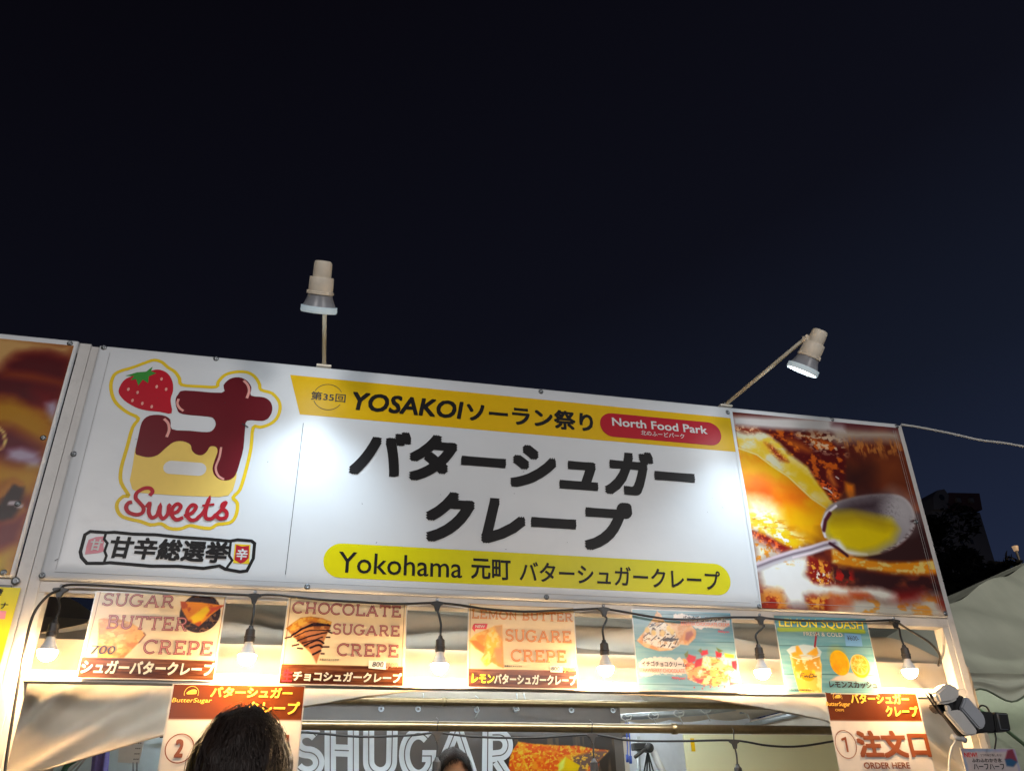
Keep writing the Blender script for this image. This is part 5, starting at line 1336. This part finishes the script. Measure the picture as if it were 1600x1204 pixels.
txz(ZO, 'ORDER HERE', (475, 920), (1045, 920), (760, 880), (760, 962), M['l_brown'], .025, 0, YT, parent=t, warp=wp, yp=YP)

# ---- small shaved ice poster at the right
ZK = Zm(1400, 1050, 7.82)
YK = -.05
pk = lambda l: pts(ZK, l, YK)
t = thing('small_poster', 'small pale purple shaved ice poster clipped to the right post', 'poster', at(1550, 1190, YK))
c4 = pk([(785, 925), (1450, 920), (1640, 1600), (905, 1600)])
xk0, xk1 = c4[0][0], c4[1][0]; zk1 = c4[0][1]; zk0 = zk1-.20
box('board', (xk0, YK+.0005, zk0), (xk1, YK+.003, zk1), M['lamsheet'], t, 0)
pr = Print(xk0+.002, xk1-.002, zk0+.002, zk1-.002, 110, 110, (186, 190, 214))
pr.poly(rect((xk0, xk1, zk0, zk1)), (170, 186, 214), 0, tex=((196, 180, 214), .05, .05, .4, .6))
pr.poly(rect((xk0+.012, xk1-.012, zk0, zk1-.012)), (214, 204, 206), .004, amp=.004, sc=.02)
pr.poly(pk([(1360, 950), (1420, 930), (1480, 1080), (1440, 1140), (1360, 1100), (1330, 1060)]), (150, 80, 96), .004)
pr.poly(pk([(1330, 1060), (1400, 1050), (1480, 1090), (1430, 1150), (1350, 1140)]), (70, 110, 150), .004)
pr.build('print', YK-.0006, M['lam'], t)
txz(ZK, 'NEW!', (828, 1010), (985, 1000), (900, 975), (900, 1035), M['l_red'], .02, .1, YK-.002, parent=t, warp=warp_none, yp=YK)
txz(ZK, '2つの味が楽しめる!', (1030, 1010), (1290, 1010), (1150, 990), (1150, 1025), M['p_grey'], .0, 0, YK-.002, parent=t, warp=warp_none, yp=YK)
txz(ZK, 'ふわふわかき氷', (920, 1070), (1290, 1075), (1100, 1045), (1100, 1098), M['p_grey'], .02, 0, YK-.002, parent=t, warp=warp_none, yp=YK)
txz(ZK, 'ハーフハーフ', (940, 1140), (1320, 1150), (1100, 1115), (1100, 1185), M['p_grey'], .02, 0, YK-.002, parent=t, warp=warp_none, yp=YK)

# ================================================================== festoon cable with six lit bulbs
fs_ = thing('festoon_cable', 'black festoon cable with six lamp holders screwed along the rail under the sign', 'cable', (1.8, 0, 2.3))
YC = -.002
T = [(95, 921), (398, 930), (683, 942), (943, 951), (1187, 965), (1397, 970)]
segs = [[(5, 1290), (8, 1204), (20, 1120), (30, 1060), (41, 1000), (53, 958), (74, 931), (95, 920)],
        [(95, 920), (111, 913), (200, 917), (300, 925), (380, 929), (398, 930)],
        [(398, 930), (430, 929), (500, 936), (560, 940), (620, 943), (683, 941)],
        [(683, 941), (720, 945), (760, 951), (820, 955), (880, 953), (943, 950)],
        [(943, 950), (990, 958), (1040, 966), (1085, 967), (1130, 964), (1187, 964)],
        [(1187, 964), (1230, 968), (1300, 970), (1350, 970), (1397, 968)],
        [(1397, 968), (1421, 984), (1452, 1003), (1482, 1019), (1500, 1030)]]
for k, s in enumerate(segs):
    P = [at(a, b, YC-.010*math.sin(math.pi*i/(len(s)-1)) if 0 < k < 6 else YC-.012) for i, (a, b) in enumerate(s)]
    if k == 6: P[-1].y = .12; P[-2].y = .04
    tube('cable', smooth_path(P, 6), .0048, M['black_rubber'], fs_, 8)
BX = [(385, 1024)]
DP = [at(a_[0], a_[1], -.04) for a_ in ((75, 1022), (386, 1029), (686, 1043), (945, 1047), (1189, 1052), (1419, 1051))]
lean = [(-.004, 0), (-.006, 0), (0, 0), (0, 0), (-.016, 0), (.010, 0)]
labels = ['leftmost glowing bulb, beside the hanging end of the black cable',
          'glowing bulb between the sugar butter and chocolate posters',
          'glowing bulb between the chocolate and lemon butter posters',
          'glowing bulb between the lemon butter and strawberry crepe posters',
          'glowing bulb between the strawberry crepe and lemon squash posters',
          'rightmost glowing bulb, hanging beside the right post of the frame']
bproto = None
for i, (px, py) in enumerate(T):
    q = at(px, py, YC)
    # moulded T connector
    prism('connector', [(q.x-.024, q.z+.003), (q.x-.024, q.z-.004), (q.x-.012, q.z-.010), (q.x-.006, q.z-.030), (q.x+.006, q.z-.030), (q.x+.012, q.z-.010), (q.x+.024, q.z-.004), (q.x+.024, q.z+.003), (q.x+.008, q.z+.006), (q.x-.008, q.z+.006)], YC-.010, YC+.004, M['black_rubber'], fs_, .0015)
    s_ = lathe('fixing_screw', [(0, .007), (.003, .006), (.004, .002), (.004, .0001)], (q.x, YC-.001, q.z+.013), (0, -1, 0), M['steel'], fs_, 12)
    zt = DP[i].z+.108                      # top of lamp holder
    bxx, byy = DP[i].x, -.052
    tube('drop_cable', smooth_path([(q.x, YC-.006, q.z-.028), (q.x+.004, YC-.016, (q.z*2+zt)/3), (bxx+.002, byy+.008, (q.z+zt*2)/3), (bxx, byy, zt+.001)], 6), .0042, M['black_rubber'], fs_, 8)
    lathe('lamp_holder', [(.0, .001), (.0, .007), (-.008, .009), (-.014, .0155), (-.036, .0165), (-.037, .0185), (-.040, .0185), (-.041, .0165), (-.046, .0175), (-.055, .0170), (-.055, .001)], (bxx, byy, zt), (0, 0, 1), M['grey_rubber'], fs_, 24)
    if bproto is None:
        r = thing('light_bulb', labels[0], 'light bulb', (0, 0, 0), 'lit bulbs of the festoon cable')
        lathe('bulb_neck', [(.0, .001), (0, .0125), (-.004, .0135), (-.012, .0150), (-.030, .0235), (-.042, .0295), (-.042, .001)], (0, 0, .0), (0, 0, 1), M['bulb_body'], r, 28)
        lathe('dome', [(-.0425, .0298)]+[(-.0425-.033*math.sin(math.radians(a)), .0298*math.cos(math.radians(a))) for a in range(10, 91, 10)], (0, 0, 0), (0, 0, 1), M['dome'], r, 24)
        bproto = r; t_ = r
    else:
        t_ = bproto.copy(); COL.objects.link(t_); t_['label'] = labels[i]
        for ch in bproto.children:
            c = ch.copy(); c.parent = t_; COL.objects.link(c)
    t_.location = (bxx, byy, zt-.0555)

# ---- second, unlit string inside, hooked over the brass pipe
f2 = thing('festoon_cable', 'unlit dark festoon cable hooked under the brass cross pipe inside the stall', 'cable', (1.8, .76, 1.9))
Y2 = .775
s2 = [(250, 1150), (380, 1150), (465, 1143), (560, 1150), (640, 1148), (683, 1144), (740, 1150), (830, 1152), (925, 1147), (985, 1156), (1060, 1157), (1147, 1156), (1200, 1164), (1250, 1165), (1320, 1154)]
tube('cable', smooth_path([at(a, b, Y2) for a, b in s2], 6), .0048, M['black_rubber'], f2, 8)
for px, py in ((450, 1145), (683, 1144), (925, 1147), (1147, 1157)):
    q = at(px, py, Y2)
    prism('connector', [(q.x-.026, q.z+.003), (q.x-.026, q.z-.004), (q.x-.012, q.z-.012), (q.x-.006, q.z-.034), (q.x+.006, q.z-.034), (q.x+.012, q.z-.012), (q.x+.026, q.z-.004), (q.x+.026, q.z+.003), (q.x+.008, q.z+.006), (q.x-.008, q.z+.006)], Y2-.008, Y2+.006, M['grey_rubber'], f2, .0015)
    tube('hook', smooth_path([(q.x, Y2, q.z+.005), (q.x, Y2-.006, q.z+.03), (q.x+.002, Y2-.006, q.z+.05), (q.x-.003, Y2+.015, q.z+.062)], 5), .0022, M['grey_rubber'], f2, 6)
    tube('drop_cable', smooth_path([(q.x, Y2, q.z-.03), (q.x+.003, Y2, q.z-.06), (q.x+.001, Y2, q.z-.098)], 5), .0042, M['grey_rubber'], f2, 8)
    lathe('lamp_holder', [(.0, .001), (.0, .007), (-.010, .010), (-.018, .0175), (-.055, .0185), (-.055, .001)], (q.x+.001, Y2, q.z-.097), (0, 0, 1), M['grey_rubber'], f2, 20)
    lathe('bulb', [(-.055, .013), (-.10, .030), (-.118, .031), (-.140, .020), (-.148, .001)], (q.x+.001, Y2, q.z-.097), (0, 0, 1), M['bulb_body'], f2, 20)

# ================================================================== two white sign lamps on arms
def sign_lamp(base, lens, axis, joint_s, side, label):
    """axis points from the lens back to the cap"""
    a = Vector(axis).normalized(); L = Vector(lens)
    t = thing('sign_lamp', label, 'lamp', base, 'lamps on arms above the sign')
    lathe('lens', [(.0, .0595), (-.003, .0635), (.002, .0665), (.006, .0665), (.014, .0655), (.017, .066), (.021, .0655), (.0215, .058), (.012, .058), (.0, .0595)], L, a, M['lens'], t, 40)
    lathe('lens_face', [(-.001, .0001), (-.001, .030), (.0, .0590)], L, a, M['lens_face'], t, 40)
    lathe('reflector', [(.0205, .0600), (.030, .0555), (.048, .0475), (.066, .0435), (.067, .001)], L, a, M['lamp_grey'], t, 40)
    lathe('collar', [(.064, .0445), (.065, .0475), (.068, .0485), (.071, .0475), (.0715, .0465), (.0745, .0475), (.076, .046), (.0765, .001)], L, a, M['lamp_shell'], t, 40)
    lathe('housing', [(.0755, .0440), (.080, .0445), (.126, .0435), (.1275, .0425), (.1275, .0405), (.1260, .0400), (.1255, .001)], L, a, M['lamp_shell'], t, 40)
    lathe('cap', [(.124, .0320), (.132, .0335), (.176, .0325), (.184, .0300), (.1875, .0240), (.1885, .001)], L, a, M['lamp_shell'], t, 36)
    for k in range(3):
        an = k*2.1+.4; u = a.orthogonal().normalized(); w = a.cross(u)
        p = L+a*.070+(u*math.cos(an)+w*math.sin(an))*.047
        lathe('collar_screw', [(-.004, .0001), (-.004, .004), (.008, .004), (.008, .0001)], p, a, M['lamp_shell'], t, 8)
    sd = Vector(side).normalized()
    j = L+a*joint_s+sd*.038
    b = Vector(base)
    tube('arm', [b+Vector((0, 0, .006)), j+sd*.012], .0085, M['arm'], t, 14)
    tube('knuckle', [j-sd*.016, j+sd*.020], .014, M['lamp_shell'], t, 14)
    lathe('wing_screw', [(-.02, .001), (-.02, .007), (.02, .007), (.02, .001)], j+Vector((0, 0, .012)), sd.cross(a), M['lamp_shell'], t, 10)
    box('base_clamp', tuple(b+Vector((-.030, -.012, -.006))), tuple(b+Vector((.030, .05, .003))), M['lamp_shell'], t, .002)
    tube('base_knuckle', [b+Vector((-.010, 0, .010)), b+Vector((.010, 0, .010))], .011, M['steel'], t, 12)
    li = bpy.data.lights.new('sign_lamp_light', 'SPOT'); li.energy = SPOT_W; li.color = (.72, .88, 1.0)
    li.spot_size = math.radians(84); li.spot_blend = 1.0; li.shadow_soft_size = .045
    lo = bpy.data.objects.new('sign_lamp_light', li); COL.objects.link(lo)
    lo.location = L-a*.055; lo.rotation_euler = (Vector((L.x-a.x*.6, 0, 2.28))-lo.location).to_track_quat('-Z', 'Y').to_euler()
    lo.parent = t; lo.matrix_parent_inverse = parent_world(t).inverted()
    return t
l0 = at(498, 487, -.42); l1 = at(1253, 580, -.42)
sign_lamp((at(506, 572).x, .012, 3.262), l0, (.0, -.60, .80), .145, (.15, .75, .2), 'white sign lamp on a straight arm above the strawberry logo side of the sign')
sign_lamp((at(1136, 635).x, .012, 3.262), l1, (.30, -.56, .78), .150, (-.8, .45, .1), 'white sign lamp on a slanting arm above the seam of the pancake photo')

# ================================================================== twin head security light on the right post
YS = -.12
ps = lambda l, y=YS: [(lambda v: (v.x, v.z))(at(*ZK(a, b), y)) for a, b in l]
t = thing('security_light', 'white two panel security light with black body on the right post', 'light', at(*ZK(900, 600), YS))
def bev_prism(name, l, y0, y1, m, b=.004):
    return prism(name, ps(l)[::-1], y0, y1, m, t, b)
bev_prism('sensor_head', [(365, 272), (395, 240), (490, 158), (520, 155), (650, 222), (664, 250), (645, 350), (560, 395), (440, 410), (410, 390)], YS-.06, YS-.005, M['white_plastic'], .009)
bev_prism('sensor_back', [(430, 395), (640, 330), (700, 270), (760, 320), (700, 450), (600, 490), (500, 500), (440, 440)], YS-.02, YS+.02, M['black_plastic'], .004)
bev_prism('hinge_pin', [(508, 420), (555, 412), (590, 480), (535, 492)], YS-.045, YS-.021, M['white_plastic'], .003)
bev_prism('light_panel', [(482, 498), (655, 474), (690, 490), (872, 720), (876, 755), (845, 788), (745, 782), (700, 750)], YS-.055, YS-.035, M['white_plastic'], .005)
bev_prism('panel_back', [(440, 430), (480, 490), (655, 470), (890, 735), (885, 775), (735, 795), (690, 760)], YS-.034, YS-.015, M['black_plastic'], .003)
bev_prism('light_panel', [(692, 455), (748, 312), (775, 320), (962, 530), (988, 600), (985, 660), (945, 708), (905, 700)], YS-.050, YS-.030, M['grey_plastic'], .005)
bev_prism('panel_back', [(660, 300), (740, 285), (985, 530), (1010, 640), (960, 725), (905, 730), (880, 770), (660, 470)], YS-.029, YS-.005, M['black_plastic'], .004)
bev_prism('body', [(900, 470), (1180, 478), (1215, 720), (1000, 742), (880, 770), (860, 700)], YS-.004, YS+.05, M['black_plastic'], .005)
bev_prism('box', [(1180, 484), (1350, 498), (1388, 718), (1210, 728)], YS-.010, YS+.05, M['black_plastic'], .004)
bev_prism('window_trim', [(1200, 502), (1325, 512), (1345, 706), (1250, 700)], YS-.013, YS-.011, M['steel'], .0005)
bev_prism('window', [(1218, 516), (1320, 522), (1336, 694), (1256, 690)], YS-.016, YS-.0135, M['black_plastic'], .0005)
tube('mount', [at(*ZK(1050, 600), YS+.045), at(*ZK(1060, 600), .02)], .02, M['black_plastic'], t, 12)
sm = lambda l, y: smooth_path([at(*ZK(a, b), y) for a, b in l], 5)
tube('cable_loop', sm([(1005, 470), (1012, 430), (1045, 402), (1095, 412), (1125, 445), (1140, 480)], YS+.01), .0035, M['black_rubber'], t, 8)
tube('cable', sm([(1205, 725), (1222, 800), (1216, 880), (1205, 930)], YS+.03), .003, M['black_rubber'], t, 8)
tube('plug', [at(*ZK(680, 780), YS-.03), at(*ZK(790, 815), YS-.03)], .009, M['white_plastic'], t, 10)
tube('plug', [at(*ZK(790, 800), YS-.025), at(*ZK(850, 830), YS-.025)], .010, M['grey_plastic'], t, 10)
tube('white_cable', sm([(728, 800), (712, 860), (680, 920), (660, 1000), (650, 1100), (648, 1300)], YS-.03), .0035, M['white_plastic'], t, 8)

# ================================================================== people
skin_m = mat('skin', (.42, .25, .18), .5, noise=.06, nscale=40)
hair_m = mat('dark_brown_hair', (.022, .013, .010), .5, spec=.3, noise=.5, nscale=260, bump=.5, bscale=300, stretch=(1, 1, .12))
shirt1 = mat('dark_shirt', (.03, .032, .04), .8, noise=.1)
shirt2 = mat('grey_tshirt', (.12, .12, .13), .8, noise=.1)
trous = mat('trousers', (.03, .03, .035), .8)
def head_r(d, s=1.0):
    x, y, z = d            # face looks along +y
    r = 1/math.sqrt((x/.074)**2+(y/.094)**2+(z/.115)**2)
    if y > .3 and z < .1: r *= 1-.04*(y-.3)
    if y > .8 and abs(x) < .16: r += .017*max(0, 1-abs(z+.16)/.25)*(1-abs(x)/.16)       # nose
    for sx in (-1, 1):
        r -= .007*max(0, 1-math.hypot(x-sx*.33, z-.02)/.2)*(y > 0)                        # eye sockets
    if y > .5: r -= .004*max(0, 1-math.hypot(x*.5, z+.48)/.10)                              # mouth line
    if z < -.75: r *= .97
    return r*s
def person(name_label, foot, facing, height, hairlen, shirt, seed):
    t = thing('person', name_label, 'person', foot)
    F = Matrix.Rotation(facing, 4, 'Z'); fx = Vector(foot); h = height
    g = lambda x, y, z: fx+(F @ Vector((x, y, 0)))+Vector((0, 0, z*h))
    jo = {'pel': (0, 0, .53), 'wai': (0, 0, .61), 'che': (0, .01, .72), 'nec': (0, -.005, .815), 'hea': (0, .0, .865)}
    verts = []; rad = []; edges = []; idx = {}
    def V(n, p, r, par=None):
        idx[n] = len(verts); verts.append(g(*p)); rad.append(r)
        if par: edges.append((idx[par], idx[n]))
    V('pel', (0, 0, .53), (.15, .105)); V('wai', (0, 0, .61), (.135, .095), 'pel'); V('che', (0, .01, .72), (.165, .11), 'wai')
    V('nb', (0, -.005, .815), (.075, .065), 'che'); V('nec', (0, 0, .835), (.052, .052), 'nb'); V('hd', (0, .01, .875), (.055, .06), 'nec')
    for s in (-1, 1):
        n = str(s)
        V('sh'+n, (s*.165, 0, .80), (.06, .058), 'che'); V('el'+n, (s*.22, -.01, .62), (.042, .042), 'sh'+n); V('wr'+n, (s*.19, .17, .55), (.027, .027), 'el'+n)
        V('pa'+n, (s*.165, .25, .555), (.030, .018), 'wr'+n)
        for q, (dx, dz, ln) in enumerate(((-.03, .005, .055), (-.012, .010, .07), (.008, .008, .066), (.026, .0, .052))):
            V('f%s%d' % (n, q), (s*.165+dx, .28, .556+dz*.3), (.009, .008), 'pa'+n); V('g%s%d' % (n, q), (s*.165+dx*1.1, .28+ln*.6, .550), (.008, .007), 'f%s%d' % (n, q)); V('h%s%d' % (n, q), (s*.165+dx*1.1, .28+ln, .540), (.006, .006), 'g%s%d' % (n, q))
        V('th'+n, (s*.165-s*.045, .23, .553), (.011, .010), 'pa'+n); V('tk'+n, (s*.165-s*.055, .265, .550), (.008, .008), 'th'+n)
        V('hi'+n, (s*.09, 0, .49), (.085, .085), 'pel'); V('kn'+n, (s*.10, .01, .27), (.058, .058), 'hi'+n); V('an'+n, (s*.10, 0, .05), (.038, .040), 'kn'+n); V('to'+n, (s*.11, .15, .018), (.035, .025), 'an'+n)
    me = bpy.data.meshes.new('body'); me.from_pydata(verts, edges, [])
    o = bpy.data.objects.new('body', me); COL.objects.link(o)
    md = o.modifiers.new('skin', 'SKIN'); sv = me.skin_vertices[0].data
    for i, r in enumerate(rad): sv[i].radius = r
    sv[0].use_root = True
    o.modifiers.new('sub', 'SUBSURF').levels = 2; o.modifiers['sub'].render_levels = 2
    bpy.context.view_layer.update(); dg = bpy.context.evaluated_depsgraph_get()
    m2 = bpy.data.meshes.new_from_object(o.evaluated_get(dg)); bpy.data.objects.remove(o)
    bm = bmesh.new(); bm.from_mesh(m2)
    # head
    hc = g(0, .015, (height-.118)/h)
    r = bmesh.ops.create_uvsphere(bm, u_segments=40, v_segments=28, radius=1)
    for v in r['verts']:
        d = v.co.normalized(); v.co = hc+(F @ (d*head_r(d)))
    for s in (-1, 1):
        r = bmesh.ops.create_uvsphere(bm, u_segments=10, v_segments=8, radius=1)
        for v in r['verts']:
            p = Vector((s*.077+v.co.x*.010, -.005+v.co.y*.020-abs(v.co.z)*.004, -.008+v.co.z*.032)); v.co = hc+(F @ p)
    m3 = bpy.data.meshes.new('body'); bm.to_mesh(m3); bm.free()
    for m_ in (skin_m, shirt, trous): m3.materials.append(m_)
    for p in m3.polygons:
        c = sum((m3.vertices[i].co for i in p.vertices), Vector())/len(p.vertices)-fx
        z = c.z/h; lat = (F.inverted() @ c)
        p.use_smooth = True
        p.material_index = 0
        if z < .54: p.material_index = 2
        if .54 <= z < .815 and lat.y < .13 and not (abs(lat.x) > .19 and z < .66 and lat.y > .04): p.material_index = 1
        if z >= .80 and abs(lat.x) < .07 and z > .812: p.material_index = 0
        if abs(lat.x) > .11 and lat.y > .09 and .50 < z < .66: p.material_index = 0
    o = bpy.data.objects.new('body', m3); link(o, t)
    # hair: uneven shell and loose strands
    R = random.Random(seed); vs = []; fs = []
    nu, nv = 72, 34
    for j in range(nv+1):
        for i in range(nu):
            a = 2*math.pi*i/nu; el = math.pi*(.5-j/nv*hairlen)
            front = max(0, math.sin(a))
            el = max(el, .12*math.pi*front*1.6-.5*math.pi*hairlen*(1-front)*2+.5*math.pi) if False else el
            if math.sin(a) > .25: el = math.pi*.5-(math.pi*.5-el)*(1-.62*(math.sin(a)-.25)/.75)
            d = Vector((math.cos(el)*math.cos(a), math.cos(el)*math.sin(a), math.sin(el)))
            nn = mnoise.noise(Vector((d.x*5, d.y*5, d.z*2+seed)))*.010+mnoise.noise(Vector((a*9, seed, d.z*1.5)))*.005
            thick = .014+.006*math.cos(el)
            rr = head_r(d)+ (thick+nn)*(1-.5*(j/nv)**4)
            p = d*rr
            if d.z < -.1 and d.y < .3: p.x *= 1-.10*abs(d.z); 
            vs.append(hc+(F @ p))
    for j in range(nv):
        for i in range(nu):
            k = (i+1) % nu; fs.append((j*nu+i, (j+1)*nu+i, (j+1)*nu+k, j*nu+k))
    ho = mesh('hair', vs, fs, hair_m, t, True)
    vs = []; fs = []
    for s in range(1500):
        a0 = R.uniform(0, 2*math.pi); e0 = math.pi*(.5-hairlen*R.random()**.8*.8)
        if math.sin(a0) > .25: e0 = math.pi*.5-(math.pi*.5-e0)*(1-.62*(math.sin(a0)-.25)/.75)
        P = []; a = a0; e = e0; lift = R.uniform(.013, .026)
        for q in range(6):
            d = Vector((math.cos(e)*math.cos(a), math.cos(e)*math.sin(a), math.sin(e)))
            P.append(hc+(F @ (d*(head_r(d)+lift+mnoise.noise(Vector((a*2, e*2, seed)))*.006))))
            e -= R.uniform(.06, .13); a += R.gauss(0, .05)
        w = R.uniform(.0008, .0018)
        for q, p in enumerate(P):
            ww = w*(1-q/6.5); tang = (P[min(q+1, 5)]-P[max(q-1, 0)]).normalized(); sidev = tang.cross((p-hc).normalized())
            vs += [p-sidev*ww, p+sidev*ww]
        o0 = len(vs)-12
        for q in range(5): fs.append((o0+2*q, o0+2*q+1, o0+2*q+3, o0+2*q+2))
    so = mesh('hair_strands', vs, fs, hair_m, t, True, kind='stuff')
    return t
hp = at(384, 1104, -1.25)
person('customer with dark brown hair seen from behind in front of the brown headed poster', (hp.x, -1.25, 0), -.25, hp.z-.012, .80, shirt1, 3)
sp_ = at(706, 1170, 1.05)
person('stall worker with short dark hair standing before the dark lettered banner', (sp_.x, 1.05, 0), math.pi+.1, sp_.z-.012, .60, shirt2, 9)
